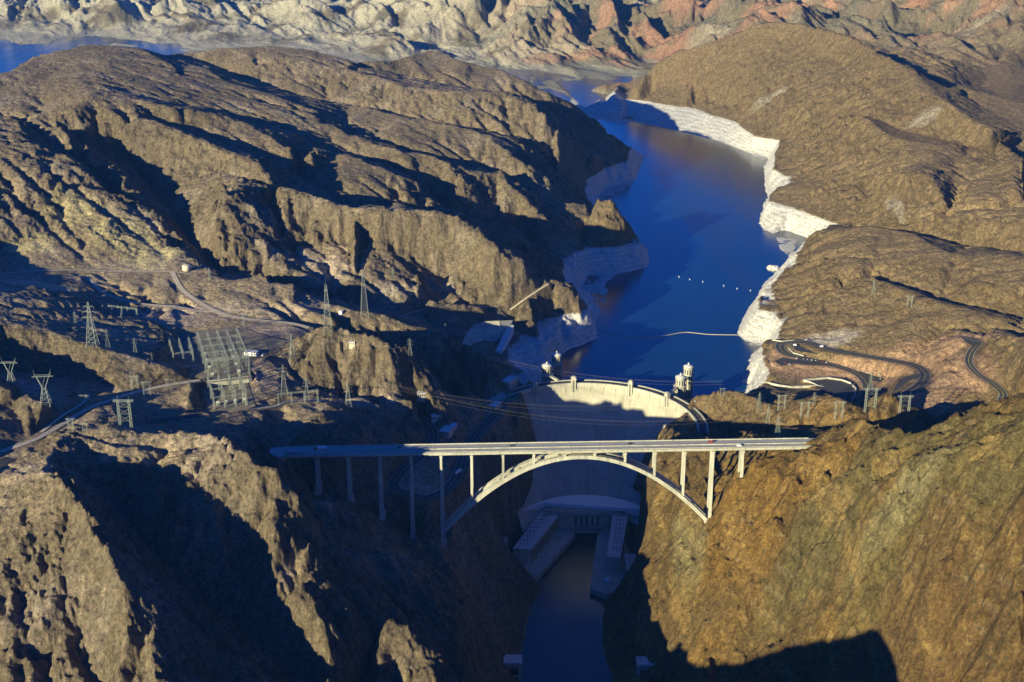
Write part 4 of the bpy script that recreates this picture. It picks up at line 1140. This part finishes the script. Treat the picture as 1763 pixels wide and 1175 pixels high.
# ------------------------------------------------------------------ NV abutment, spillway and small buildings
t = thing("abutment_block", "tall plain concrete block with a square corner at the dam's left shoulder", "abutment", at(875, 690, 178))
x0 = at(860, 690, 178)[0]; x1 = at(888, 690, 178)[0]
a0, a1, a2, a3 = at(838, 694, 177.5), at(889, 690, 177.5), at(893, 680, 177.5), at(868, 672, 177.5)
place(MB().prism([a0[:2], a1[:2], a2[:2], a3[:2]], 120, 177.5).build("block_wall", M['concrete'], t), t)
place(MB().sweep([(a0[0], a0[1] + .6, 177.52), (a1[0] - .8, a1[1] + .6, 177.52)], [(-.4, 0), (.4, 0), (.4, 1.2), (-.4, 1.2)]).build("parapet", M['bridge'], t), t)
t = thing("spillway_inlet", "curved concrete spillway inlet with a ramp on the shaded hillside left of the dam", "spillway", at(840, 600, 185))
sp = [(796, 592, 196), (803, 575, 202), (816, 562, 207), (836, 555, 209), (860, 554, 208), (883, 553, 203)]
sq = [(806, 607, 183), (820, 606, 181), (835, 600, 181), (848, 592, 182), (860, 585, 184), (872, 576, 187)]
vs = [at(*p) for p in sp] + [at(*p) for p in sq]
vs = [(x, y, z + 1.5) for x, y, z in vs] + [(x, y, z - 12) for x, y, z in vs]
fs = [(k, k + 6, k + 7, k + 1) for k in range(5)] + [(k + 6, k + 18, k + 19, k + 7) for k in range(5)] + [(k, k + 1, k + 13, k + 12) for k in range(5)] + [(0, 12, 18, 6), (5, 11, 23, 17)] + [(12 + k, 13 + k, 19 + k, 18 + k) for k in range(5)]
place(MB().add(vs, fs).build("curved_apron", M['concrete'], t), t)
ra, rb = at(880, 562, 196), at(858, 607, 182)
place(MB().sweep([ra, rb], [(-5, 2), (5, 2), (5, -12), (-5, -12)]).build("ramp", M['roof'], t), t)
def building(name, loc, sx, sy, h, rz, label, cat, roof='roof', wall='concrete', nwin=4):
    t = thing(name, label, cat, loc, rz)
    MB().box(-sx, sx, -sy, sy, -6, h).build("wall", M[wall], t)
    MB().box(-sx - .4, sx + .4, -sy - .4, sy + .4, h + .02, h + .7).build("roof", M[roof], t)
    for k in range(nwin):
        x = -sx + (k + .5) * 2 * sx / nwin
        MB().box(x - .7, x + .7, -sy - .08, -sy + .1, h * .35, h * .75).build("window", M['dark'], t)
    MB().box(sx - .1, sx + .08, -.8, .8, 0, min(2.4, h * .7)).build("door", M['pond'], t)
    return t
building("visitor_building", hit(877, 663), 7, 13, 9, -.5, "bright roofed visitor building on the ledge left of the dam crest", "building")
building("visitor_building", hit(853, 704), 5, 10, 7, -.5, "small sunlit building beside the road, below the left end of the crest", "building")
building("parking_garage", hit(772, 742), 7, 16, 4, -.35, "long low shaded parking garage on the rock bench above the road bend", "garage", nwin=7)
building("utility_building", hit(750, 722), 6, 5, 4, .2, "square shaded utility building above the hairpin road", "building")
building("utility_building", hit(726, 690), 6, 5, 7, .1, "small pale utility building under the lit rock knob", "building")
building("control_building", hit(433, 612), 9, 5, 5, -.2, "low white control building beside the large switchyard's right edge", "building", 'roof', 'white')
building("control_building", hit(606, 594), 4, 3, 3.5, .1, "tiny shed on the ridge behind the rock knob", "shed", 'roof', 'tan', 2)
t = thing("water_tank", "squat tan water tank on the lit terrace at the yellow slope's foot", "tank", hit(321, 466))
MB().lathe([(6.5, -2), (6.5, 8.5)], 28).build("tank_shell", M['tan'], t, True); MB().lathe([(6.7, 8.52), (6.5, 9), (1, 10.2), (.2, 10.4)], 28).build("tank_roof", M['tan'], t)
t = thing("water_tank", "small white water tank on the ridge crest right of the tall mast", "tank", hit(587, 543))
MB().lathe([(3.2, -2), (3.2, 6)], 20).build("tank_shell", M['white'], t, True); MB().lathe([(3.3, 6.02), (.2, 7)], 20).build("tank_roof", M['white'], t)

# Arizona lot walls
def wall(label, pts, z0, th=1.6):
    w = [at(u, v, z) for u, v, z in pts]
    m_ = MB(); cx, cy = w[0][0], w[0][1]
    path_ = [(x - cx, y - cy, z) for x, y, z in w]
    m_.sweep(path_, [(-th / 2, z0), (th / 2, z0), (th / 2, 0), (-th / 2, 0)])
    o = m_.build("retaining_wall", M['bridge']); o.location = (cx, cy, 0)
    return tag(o, label, "wall")
wall("long pale retaining wall lit below the curved lot on the right bank", [(1318, 657, 182), (1340, 662, 182), (1362, 665, 182), (1392, 664, 182), (1420, 663, 181)], -9)
wall("short pale wall stepping down from the corner of the lot", [(1384, 653, 184), (1398, 658, 183), (1410, 664, 182), (1421, 666, 181)], -8)
wall("low bright wall along the far edge of the dark spillway lot", [(1384, 653, 184), (1425, 649.5, 184), (1450, 653, 184), (1466, 659, 184)], -3)
wall("curved pale wall on the right side of the dark spillway lot", [(1468, 662, 184), (1474, 668, 184), (1472, 680, 184), (1466, 690, 183)], -5)
wall("white parapet wall around the outside of the upper lake bend", [(1330, 584.5, 189), (1345, 587, 190), (1368, 585.5, 191)], -2.5, 1)
wall("low white wall inside the loop below the overlook", [(1360, 594, 191), (1358, 599, 190), (1366, 607, 189.5), (1384, 612, 189)], -2, 1)

# ------------------------------------------------------------------ pylons
def lattice(mb, base, top, z0, z1, nseg, rl=.22, rb=.12, sy=1.0):
    """four legged tapering lattice between half widths base and top"""
    for k in range(nseg):
        t0, t1 = k / nseg, (k + 1) / nseg
        a = base + (top - base) * t0; b_ = base + (top - base) * t1; za = z0 + (z1 - z0) * t0; zb = z0 + (z1 - z0) * t1
        ca = [(-a, -a * sy, za), (a, -a * sy, za), (a, a * sy, za), (-a, a * sy, za)]
        cb = [(-b_, -b_ * sy, zb), (b_, -b_ * sy, zb), (b_, b_ * sy, zb), (-b_, b_ * sy, zb)]
        for q in range(4):
            mb.bar(ca[q], cb[q], rl, 4); mb.bar(ca[q], cb[(q + 1) % 4], rb, 3); mb.bar(ca[(q + 1) % 4], cb[q], rb, 3)
            mb.bar(cb[q], cb[(q + 1) % 4], rb, 3)
protos = {}
def pylon_parts(kind):
    parts = []
    if kind == 'mast':          # tall slim tower
        m = MB(.46); lattice(m, 6.5, 1.6, 0, 74, 11, .38, .2); parts.append(("tower_body", m, 'steel'))
        m = MB(.46); lattice(m, 1.6, 1.2, 74, 82, 2, .28, .18); parts.append(("tower_top", m, 'steel'))
        m = MB(.46).box(-2.4, 2.4, -2.4, 2.4, 73.2, 74); m.bar((0, 0, 82), (0, 0, 90), .3, 4, .1); parts.append(("platform", m, 'steel'))
    elif kind == 'tapered':     # pointed tower with three cross arms
        m = MB(.46); lattice(m, 4.2, 1.3, 0, 26, 6, .34, .17); lattice(m, 1.3, .35, 26, 38, 3, .26, .15); parts.append(("tower_body", m, 'steel'))
        for z, w in ((24, 6.5), (29, 5.2), (33.5, 4.2)):
            m = MB(.46); m.bar((-w, 0, z + .6), (w, 0, z + .6), .26, 4); m.bar((-w, 0, z + .6), (0, 0, z + 2.2), .18, 3); m.bar((w, 0, z + .6), (0, 0, z + 2.2), .18, 3)
            for s_ in (-1, 1): m.bar((s_ * w, 0, z + .6), (s_ * w, 0, z - 1.6), .14, 3)
            parts.append(("cross_arm", m, 'steel'))
    elif kind == 'waisted':     # narrow waist, wide top beam with two horns
        m = MB(.46); lattice(m, 4.8, 1.5, 0, 18, 4, .42, .2); parts.append(("lower_body", m, 'steel'))
        m = MB(.46)
        for s_ in (-1, 1):
            m.bar((s_ * 1.5, -1, 18), (s_ * 5.6, -.8, 29), .36); m.bar((s_ * 1.5, 1, 18), (s_ * 5.6, .8, 29), .36)
            for k in range(4):
                t0 = k / 4; t1 = (k + 1) / 4; m.bar((s_ * (1.5 + 4.1 * t0), -1, 18 + 11 * t0), (s_ * (1.5 + 4.1 * t1), 1, 18 + 11 * t1), .18, 3)
            m.bar((s_ * 1.5, 0, 18), (-s_ * 2.2, 0, 29), .2, 3)
        parts.append(("upper_body", m, 'steel'))
        m = MB(.46); m.bar((-9.5, -.8, 29), (9.5, -.8, 29), .34); m.bar((-9.5, .8, 29), (9.5, .8, 29), .34); m.bar((-7, 0, 30.6), (7, 0, 30.6), .3)
        for k in range(12): m.bar((-9 + k * 1.5, -.8, 29), (-8.2 + k * 1.5, .8, 30.4 if 1 < k < 10 else 29), .15, 3)
        parts.append(("cross_arm", m, 'steel'))
        m = MB(.46)
        for s_ in (-1, 1): m.bar((s_ * 7, 0, 29), (s_ * 7.8, 0, 36), .34, 4, .1); m.bar((s_ * 5.6, 0, 30), (s_ * 7.5, 0, 33.5), .2, 3)
        parts.append(("horn", m, 'steel'))
    elif kind == 'portal':      # two lattice legs and a beam
        for s_ in (-1, 1):
            m = MB(.46); q = MB(.46); lattice(q, 1.0, .8, 0, 28, 8, .26, .15)
            m.add([(x + s_ * 5.2, y, z) for x, y, z in q.v], q.f); m.bar((s_ * 5.2, 0, 28), (s_ * 5.2, 0, 33), .28, 4, .1); parts.append(("leg", m, 'steel'))
        m = MB(.46)
        for yy in (-.8, .8):
            m.bar((-9.5, yy, 26.6), (9.5, yy, 26.6), .26); m.bar((-9.5, yy, 28.2), (9.5, yy, 28.2), .26)
            for k in range(10): m.bar((-9.5 + 1.9 * k, yy, 26.6), (-7.6 + 1.9 * k, yy, 28.2), .14, 3)
        parts.append(("cross_beam", m, 'steel'))
        m = MB(.46)
        for z in (7, 14, 21): m.bar((-4.4, 0, z), (4.4, 0, z + 5), .2, 3); m.bar((-4.4, 0, z + 5), (4.4, 0, z), .2, 3); m.bar((-4.4, 0, z), (4.4, 0, z), .2, 3)
        parts.append(("brace", m, 'steel'))
    return parts
NOMH = dict(mast=84, tapered=38, waisted=33, portal=31)
def pylon(kind, u, v, hpx, label, rz=0.0, zoff=0.0):
    p = hit(u, v)
    depth = p[1] * cP + (CAMZ - p[2]) * sP
    h = hpx * depth / FPX / math.cos(math.atan2(CAMZ - p[2], p[1]))
    s_ = h / NOMH[kind]
    if kind not in protos:
        o = thing("power_pylon" if kind != 'mast' else "lattice_mast", label, "pylon", p, rz)
        for nm, m, mt in pylon_parts(kind): m.build(nm, M[mt], o)
        protos[kind] = o
    else:
        o = copy_tree(protos[kind]); o["label"] = label
    o.location = (p[0], p[1], p[2] - .5); o.rotation_euler = (0, 0, rz); o.scale = (s_, s_, s_)
    o["group"] = dict(mast="tall slim lattice masts behind the switchyard", tapered="pointed lattice pylons", waisted="narrow waisted pylons with two horns", portal="two legged portal pylons")[kind]
    return o
pylon('mast', 565, 576, 86, "tall slim lattice mast on the ridge, left of its twin")
pylon('mast', 628, 549, 82, "tall slim lattice mast standing against the dark valley, right of its twin", .2)
for a in [
    ('tapered', 160, 596, 75, "tallest pointed pylon, on the lit slope at the far left"),
    ('tapered', 130, 557, 21, "small pointed pylon left of the small shaded switchyard"),
    ('tapered', 186, 599, 33, "pointed pylon just right of the tallest one at far left", .3),
    ('tapered', 233, 609, 28, "pointed pylon on the brown slope left of the large switchyard", .2),
    ('tapered', 262, 621, 14, "low pointed pylon nearest the left edge of the large switchyard", .3),
    ('tapered', 361, 483, 22, "pointed pylon at the edge of the dark valley right of the tan tank"),
    ('tapered', 282, 456, 18, "small pointed pylon above the tan tank under the yellow slope"),
    ('tapered', 419, 558, 19, "small pylon beside the dirt road behind the large switchyard"),
    ('tapered', 504, 626, 50, "pointed pylon at the left end of the rock knob", .3),
    ('tapered', 490, 684, 54, "pointed pylon in front of the pink cut, left of the line gantry", .2),
    ('tapered', 529, 690, 39, "pointed pylon rising behind the line gantry's right half"),
    ('tapered', 677, 486, 25, "small pointed pylon high on the dark scree under the great cliff"),
    ('tapered', 600, 704, 46, "faint pointed pylon on the lower face of the rock knob", .4),
    ('tapered', 706, 614, 30, "left one of the close pair of pylons on the knob crest"),
    ('tapered', 716, 612, 31, "right one of the close pair of pylons on the knob crest", .2),
    ('tapered', 738, 600, 34, "pylon on the narrow ridge between the knob pair and the gorge"),
    ('tapered', 767, 585, 27, "pylon at the tip of the narrow ridge above the spillway inlet", .1),
    ('tapered', 1503, 508, 26, "pointed pylon high on the brown hill above the lake bend roads"),
    ('tapered', 1401, 697, 22, "small shaded pylon at the near end of the dark spillway lot"),
    ('tapered', 1321, 735, 36, "pointed pylon on the olive knob, upper left of a pair by the bridge end"),
    ('tapered', 1338, 754, 38, "pointed pylon nearest the right end of the bridge", .2),
    ('tapered', 1306, 709, 32, "pointed pylon on the brown outcrop right of the dam", .3),
    ('tapered', 1498, 670, 28, "pointed pylon in front of the parking lot with white cars", .1),
    ('waisted', 21, 668, 48, "two horned pylon at the far left edge above the shaded bowl"),
    ('waisted', 80, 701, 56, "large two horned pylon on the lit spur left of the dirt road", .1),
    ('portal', 217, 737, 52, "tall portal pylon beside the dirt road in front of the dark paved strip"),
    ('portal', 233, 674, 29, "portal pylon left of its twin beside the dirt road bend"),
    ('portal', 254, 684, 29, "portal pylon right of its twin beside the dirt road bend", .1),
    ('portal', 292, 674, 22, "small portal pylon closest to the lower switchyard"),
    ('portal', 146, 704, 26, "portal pylon where the two dirt tracks split"),
    ('portal', 123, 743, 24, "low portal pylon near the dark rim, left of two"),
    ('portal', 147, 747, 18, "lowest portal pylon near the dark rim, right of two", .1),
    ('portal', 1565, 531, 22, "portal pylon on the far brown slope below the pointed one"),
    ('portal', 1243, 684, 16, "small wide portal pylon on the outcrop against the lake", .0),
    ('portal', 1384, 725, 34, "first portal pylon of the row on the low knobs, counting from the dam"),
    ('portal', 1443, 725, 34, "second portal pylon of the row on the low knobs, counting from the dam"),
    ('portal', 1497, 711, 45, "tallest portal pylon of the right bank row, below the parked cars"),
    ('portal', 1555, 721, 42, "last portal pylon of the right bank row, farthest from the dam"),
    ('portal', 1345, 708, 30, "faint portal pylon between the outcrop and the row on the knobs", .1)]:
    pylon(*a)

# ------------------------------------------------------------------ switchyards
ua = Vector((-.33, .944, 0)); ub = Vector((.944, .33, 0))
def gantry(origin, axis, length, ncol, h, label, group, wcol=.9):
    rz = math.atan2(axis.y, axis.x)
    t = thing("switchyard_gantry", label, "gantry", origin, rz, group)
    for k in range(ncol):
        x = length * k / (ncol - 1); q = MB(.46); lattice(q, wcol, wcol * .8, -2, h, 6, .26, .13)
        q.v = [(vx + x, vy, vz) for vx, vy, vz in q.v]; q.bar((x, 0, h), (x, 0, h + 3.5), .25, 4, .08)
        q.build("column", M['steel'], t)
    m_ = MB(.46); nb = int(length / 3)
    for yy in (-.75, .75):
        for zz in (h - 1.6, h): m_.bar((0, yy, zz), (length, yy, zz), .24)
        for k in range(nb): m_.bar((length * k / nb, yy, h - 1.6), (length * (k + 1) / nb, yy, h), .14, 3)
    m_.build("truss_beam", M['steel'], t)
    return t
o0 = Vector(at(430, 648, 290)); o0.z = 290
ref = o0 - ub * 54
ords = ["leftmost", "second from left", "third from left", "fourth from left", "rightmost"]
for k, b_ in enumerate((0, 13.5, 27, 40.5, 54)):
    gantry(ref + ub * b_, ua, 112, 5, 31 - (k % 2) * 2, "%s long green grey steel gantry of the large upper switchyard" % ords[k], "steel gantries of the large switchyard")
for k, a_ in enumerate((0, 28, 56, 84, 112)):
    gantry(ref + ua * a_ - ub * .0 + Vector((0, 0, 0)), ub, 54, 2, 20 + (8 if k == 0 else 0), "%s crosswise gantry of the large switchyard, counted from its front wall" % ["first", "second", "third", "fourth", "fifth"][k], "steel gantries of the large switchyard")
for k in range(3):
    gantry(ref - ub * (38 - 13 * k) + ua * 62, ua, 52, 3, 24, "%s gantry of the small block at the large switchyard's back left" % ["outer", "middle", "inner"][k], "steel gantries of the back left yard")
gantry(ref - ub * 38 + ua * 62, ub, 26, 2, 22, "crosswise front gantry of the small block at the back left", "steel gantries of the back left yard")
low0 = Vector(at(372, 705, 282))
for k in range(4):
    gantry(low0 + ub * (13.5 * k - 2), ua, 58, 3, 22, "%s gantry of the lower yard below the long concrete wall" % ords[k if k < 3 else 4], "steel gantries of the lower switchyard")
for k in range(3):
    gantry(low0 + ua * (29 * k) - ub * 2, ub, 40, 2, 17, "%s crosswise gantry of the lower yard" % ["front", "middle", "back"][k], "steel gantries of the lower switchyard")
sm0 = Vector(at(176, 556, 297))
for k in range(3):
    gantry(sm0 + Vector((16 * k, -5 * k, 0)), Vector((-.25, .968, 0)), 38, 3, 15, "%s gantry of the small shaded yard at far left" % ["left", "middle", "right"][k], "steel gantries of the small shaded switchyard")
gantry(sm0 + Vector((0, 36, 0)), Vector((.95, -.3, 0)), 48, 4, 15, "back gantry of the small shaded yard at far left", "steel gantries of the small shaded switchyard")
g0 = Vector(hit(480, 698)); gantry(g0, Vector((.97, .24, 0)), 50, 4, 16, "line gantry standing alone at the foot of the rock knob", "lone line gantry")
# transformers
def transformer(loc, rz, label):
    t = thing("transformer", label, "transformer", loc, rz, "transformers in the switchyards")
    MB().box(-2.2, 2.2, -1.4, 1.4, 0, 3.4).build("tank", M['steel'], t)
    for s_ in (-1, 1):
        m_ = MB()
        for k in range(6): m_.box(-1.9 + k * .7, -1.6 + k * .7, s_ * 1.42 if s_ > 0 else -2.1, 2.1 if s_ > 0 else -1.42, .4, 3)
        m_.build("radiator", M['steel'], t)
    for k in range(3): MB().lathe([(.25, 3.42), (.4, 4), (.25, 4.4), (.4, 4.9), (.15, 6)], 8, (-1.3 + k * 1.3, 0)).build("bushing", M['white'], t)
    return t
tp = None
for k in range(12):
    a_, b_ = 14 + 28 * (k % 4), 7 + 13.5 * (k // 4) * 1.3
    loc = ref + ua * a_ + ub * b_; lab = "grey transformer in bay %s of row %s between the large yard's gantries" % (["one", "two", "three", "four"][k % 4], ["one", "two", "three"][k // 4])
    if tp is None: tp = transformer(loc, .33, lab)
    else:
        o = copy_tree(tp); o.location = loc; o["label"] = lab
for k in range(4):
    o = copy_tree(tp); o.location = low0 + ua * 12 + ub * (4 + 11 * k); o["label"] = "white topped transformer %s in the lower yard's front bay" % ["at the left end", "left of centre", "right of centre", "at the right end"][k]
br = None
for k in range(12):
    a_, b_ = 10 + 28 * (k % 4), 6.5 + 13.5 * (k // 4) * 1.35
    lab = "low steel bus rack in bay %s of row %s inside the large yard" % (["one", "two", "three", "four"][k % 4], ["one", "two", "three"][k // 4])
    if br is None:
        br = thing("bus_rack", lab, "bus rack", ref + ua * a_ + ub * b_, math.atan2(ua.y, ua.x), "low bus racks in the large yard")
        for x in (0, 6, 12, 18):
            MB(.46).bar((x, -4, 0), (x, -4, 11), .3).bar((x, 4, 0), (x, 4, 11), .3).bar((x, -5, 11), (x, 5, 11), .3).bar((x, -5, 7), (x, 5, 7), .22).build("support", M['steel'], br)
        for yy in (-3, 0, 3): MB(.46).bar((-1, yy, 11.6), (19, yy, 11.6), .25).build("busbar", M['steel'], br)
    else:
        o = copy_tree(br); o.location = ref + ua * a_ + ub * b_; o["label"] = lab
def lowwall(a, b_, label, h=3.2):
    a = Vector(a); b_ = Vector(b_)
    m_ = MB().sweep([(0, 0, 0), b_ - a], [(-.5, -6), (.5, -6), (.5, h), (-.5, h)]); o = m_.build("retaining_wall", M['bridge']); o.location = a
    return tag(o, label, "wall")
lowwall(ref - ua * 4 - Vector((0, 0, 1)), ref - ua * 4 + ub * 56 - Vector((0, 0, 1)), "bright low concrete wall along the front of the large switchyard")
lowwall(ref - ub * 40 + ua * 58, ref - ub * 8 + ua * 58, "bright low concrete wall before the small block at back left")

# ------------------------------------------------------------------ vehicles
car_protos = {}
def car(kind, color, loc, rz, label, group):
    key = (kind, color)
    if key not in car_protos:
        t = thing(dict(car="parked_car", truck="truck", van="van")[kind], label, kind if kind != 'car' else "car", loc, rz)
        if kind == 'car':
            m_ = MB(); pr = [(-2.3, .35), (2.3, .35), (2.35, .8), (1.5, .98), (-1.9, 1.02), (-2.35, .85)]
            for s0, s1 in ((-.92, .92),):
                vs = [(x, s0, z) for x, z in pr] + [(x, s1, z) for x, z in pr]; nn = len(pr)
                m_.add(vs, [tuple(range(nn)), tuple(range(nn, 2 * nn))[::-1]] + [(k, k + nn, (k + 1) % nn + nn, (k + 1) % nn) for k in range(nn)])
            m_.build("body", M[color], t)
            MB().add([(-1.75, -.85, 1.0), (1.05, -.85, 1.0), (1.05, .85, 1.0), (-1.75, .85, 1.0), (-1.2, -.68, 1.5), (.3, -.68, 1.5), (.3, .68, 1.5), (-1.2, .68, 1.5)],
                     [(0, 1, 5, 4), (1, 2, 6, 5), (2, 3, 7, 6), (3, 0, 4, 7), (3, 2, 1, 0), (4, 5, 6, 7)]).build("windows", M['glass'], t)
            MB().box(-1.18, .28, -.66, .66, 1.505, 1.55).build("roof", M[color], t)
            wx = (-1.4, 1.4); wr = .36
        elif kind == 'van':
            MB().box(-2.9, 1.6, -1, 1, .45, 2.5).box(1.6, 2.9, -1, 1, .45, 1.5).build("body", M[color], t)
            MB().box(1.62, 1.95, -.9, .9, 1.52, 2.35).build("windscreen", M['glass'], t); wx = (-1.9, 2.0); wr = .42
        else:
            MB().box(-8.5, 3.0, -1.25, 1.25, 1.1, 3.9).build("trailer", M['white' if color == 'red' else color], t)
            MB().box(3.4, 5.6, -1.2, 1.2, .6, 3.2).box(5.6, 6.6, -1.1, 1.1, .6, 1.9).build("cab", M[color], t)
            MB().box(5.58, 5.68, -1, 1, 2.0, 3.0).build("windscreen", M['glass'], t); wx = (-7.2, -5.9, 3.2, 6.0); wr = .5
        for x in wx:
            for s_ in (-1, 1): MB().bar((x, s_ * .98, wr), (x, s_ * .72, wr), wr, 10).build("wheel", M['tyre'], t)
        car_protos[key] = t
    else:
        t = copy_tree(car_protos[key]); t["label"] = label
    t.location = loc; t.rotation_euler = (0, 0, rz); t["group"] = group
    return t
def on_bridge(u, side, kind, color, label):
    x = (u - PW / 2) * .694
    car(kind, color, (x, by(x) + side, bz(x) + .07), .07 + (0 if side < 0 else math.pi), label, "vehicles crossing the arch bridge")
on_bridge(513, -4, 'truck', 'silver', "silver lorry on the shaded left end of the bridge")
on_bridge(553, 5, 'truck', 'red', "red cabbed lorry with white trailer on the shaded left part of the bridge")
on_bridge(590, 9, 'car', 'silver', "pale car just right of the red cabbed lorry on the bridge")
on_bridge(688, 6, 'car', 'black', "black car where the bridge shade ends")
on_bridge(881, 6, 'car', 'black', "black car on the far lanes above the arch's left haunch")
on_bridge(1086, 6, 'car', 'black', "black car on the far lanes right of the arch crown")
on_bridge(1228, 6, 'van', 'red', "dark red van on the far lanes above the right springing")
on_bridge(1276, -6, 'van', 'white', "white van on the near lanes close to the right end of the bridge")
random.seed(4)
cols = ['white', 'silver', 'black', 'navy', 'white', 'red', 'tanc', 'silver']
lotA = [(1372, 617.5), (1378, 618.2), (1384, 619), (1391, 620), (1398, 621), (1405, 622), (1411, 623), (1417, 624), (1423, 625)]
lotB = [(1488, 641), (1493, 642.5), (1498, 644), (1503, 645.5), (1508, 646.6), (1514, 648), (1519, 649.5), (1522, 651.5), (1516, 653.5)]
lotC = [(1368, 596), (1414, 598.5), (1387, 586.5), (1352, 625.5), (1359, 628.5), (1371, 624)]
ORD = ["first", "second", "third", "fourth", "fifth", "sixth", "seventh", "eighth", "ninth"]
CN = dict(white="white", silver="silver", black="black", navy="dark blue", red="red", tanc="tan")
for lot, zz, nm in ((lotA, None, "in the row along the middle road, counting from the lake"), (lotB, None, "in the lot ending the middle road, counting from the lake")):
    for k, (u, v) in enumerate(lot):
        cc = cols[(k * 3 + len(nm)) % 8]
        car('car', cc, tuple(Vector(hit(u, v)) + Vector((0, 0, .5))), .9 + .2 * random.random(), "%s %s car %s" % (CN[cc], ORD[k], nm), "cars parked on the right bank")
for (u, v), cc, kd, lb in zip(lotC, ['white', 'white', 'white', 'red', 'silver', 'navy'], ['van', 'van', 'car', 'car', 'car', 'car'],
        ["white van in the overlook lot nearest the lake", "white van alone at the middle of the overlook lot", "white car on the upper bend by the lake", "red car at the lake end of the lower lot",
         "silver car parked apart below the lower lot row", "dark blue car just under the middle road"]):
    car(kd, cc, tuple(Vector(hit(u, v)) + Vector((0, 0, .5))), 2.9, lb, "cars parked on the right bank")
for u, v, cc, lb in ((453, 614, 'white', "white van beside the control building at the large switchyard"), (446, 608, 'silver', "silver van behind the control building at the large switchyard")):
    car('van', cc, tuple(Vector(hit(u, v)) + Vector((0, 0, .3))), 1.2, lb, "vans at the switchyard")
for u, v, cc, kd, lb in ((856, 690, 'red', 'car', "red car by the shaded crest road left of the dam"), (790, 815, 'white', 'truck', "pale lorry on the shaded road bend seen under the bridge deck"), (1197, 693, 'white', 'car', "white car on the right end of the dam crest"), (867, 683, 'silver', 'car', "silver car on the shaded road near the dam's left end")):
    car(kd, cc, tuple(Vector(hit(u, v)) + Vector((0, 0, .4))), 1.1, lb, "vehicles on the old dam road")

# ------------------------------------------------------------------ lake: boom, buoys, islet
def curve_pts(pts, n=14):
    out = []
    for k in range(len(pts) - 1):
        p0, p1, p2, p3 = pts[max(0, k - 1)], pts[k], pts[k + 1], pts[min(len(pts) - 1, k + 2)]
        for q in range(n):
            t = q / n
            out.append(tuple(.5 * (2 * b + (c - a) * t + (2 * a - 5 * b + 4 * c - d_) * t * t + (3 * b - a - 3 * c + d_) * t ** 3) for a, b, c, d_ in zip(p0, p1, p2, p3)))
    return out + [pts[-1]]
bp_ = curve_pts([at(u, v, LAKE + .25) for u, v in ((1026, 566), (1050, 575), (1080, 580), (1110, 582), (1145, 578), (1180, 572.5), (1220, 576), (1271, 577))])
b0 = Vector(bp_[0]); t = thing("floating_boom", "thin pale floating boom curving across the lake behind the dam", "boom", b0)
m_ = MB(); m_.sweep([tuple(Vector(p) - b0) for p in bp_], [(-.3, -.3), (.3, -.3), (.3, .35), (-.3, .35)]); m_.build("float_line", M['boom'], t)
by_p = None
for k, (u, v) in enumerate(((1169, 477.5), (1187.5, 482), (1210, 486), (1246, 493), (1269, 497.6), (1292, 501))):
    loc = at(u, v, LAKE); lab = "%s white buoy of the line of six, counting from the left" % ORD[k]
    if by_p is None:
        by_p = thing("buoy", lab, "buoy", loc, 0, "white buoys in a line on the lake")
        MB().lathe([(.4, -.6), (1.0, -.3), (1.1, .4), (.8, 1.0), (.3, 1.4)], 14).build("float", M['white'], by_p, True)
        MB().bar((0, 0, 1.9), (0, 0, 3.2), .2, 6).build("top_mark", M['white'], by_p)
    else:
        o = copy_tree(by_p); o.location = loc; o["label"] = lab
bm = bmesh.new(); bmesh.ops.create_icosphere(bm, subdivisions=4, radius=1)
from mathutils import noise as mnoise
for v in bm.verts:
    p = v.co.copy(); k = 1 + .35 * mnoise.noise(p * 1.7) + .18 * mnoise.noise(p * 5)
    v.co = Vector((p.x * 13 * k, p.y * 17 * k, max(-4, p.z * 6.5 * k)))
me = bpy.data.meshes.new("islet"); bm.to_mesh(me); bm.free(); me.materials.append(M['ringrock'])
o = bpy.data.objects.new("islet", me); C.objects.link(o); o.location = at(1332, 463, LAKE - .5); o["kind"] = "structure"

# ------------------------------------------------------------------ power lines over the gorge
def wire(a, b_, sag, label, group, r=.05):
    a = Vector(a); b_ = Vector(b_); m_ = MB(); pts = []
    for k in range(25):
        t = k / 24; p = (b_ - a) * t; p.z -= sag * 4 * t * (1 - t); pts.append(p)
    for k in range(24): m_.bar(pts[k], pts[k + 1], r, 3)
    o = m_.build("power_line", M['wire']); o.location = a
    return tag(o, label, "power line", group)
pairs = [((706, 588), (1243, 672), 26, "set passing behind the dam crest"), ((640, 676), (1306, 682), 34, "set crossing low in front of the dam face"), ((600, 660), (1338, 722), 40, "set just above the bridge deck")]
for (ua_, va_), (ub_, vb_), sg, nm in pairs:
    A = Vector(hit(ua_, va_ + 14)) + Vector((0, 0, 26)); B = Vector(hit(ub_, vb_ + 14)) + Vector((0, 0, 22))
    for k in range(3):
        off = Vector((0, 7.0 * (k - 1), 1.5 * (k == 1)))
        wire(A + off, B + off, sg, "%s thin wire of the power line %s" % (["nearest", "middle", "farthest"][k], nm), "power lines over the gorge")
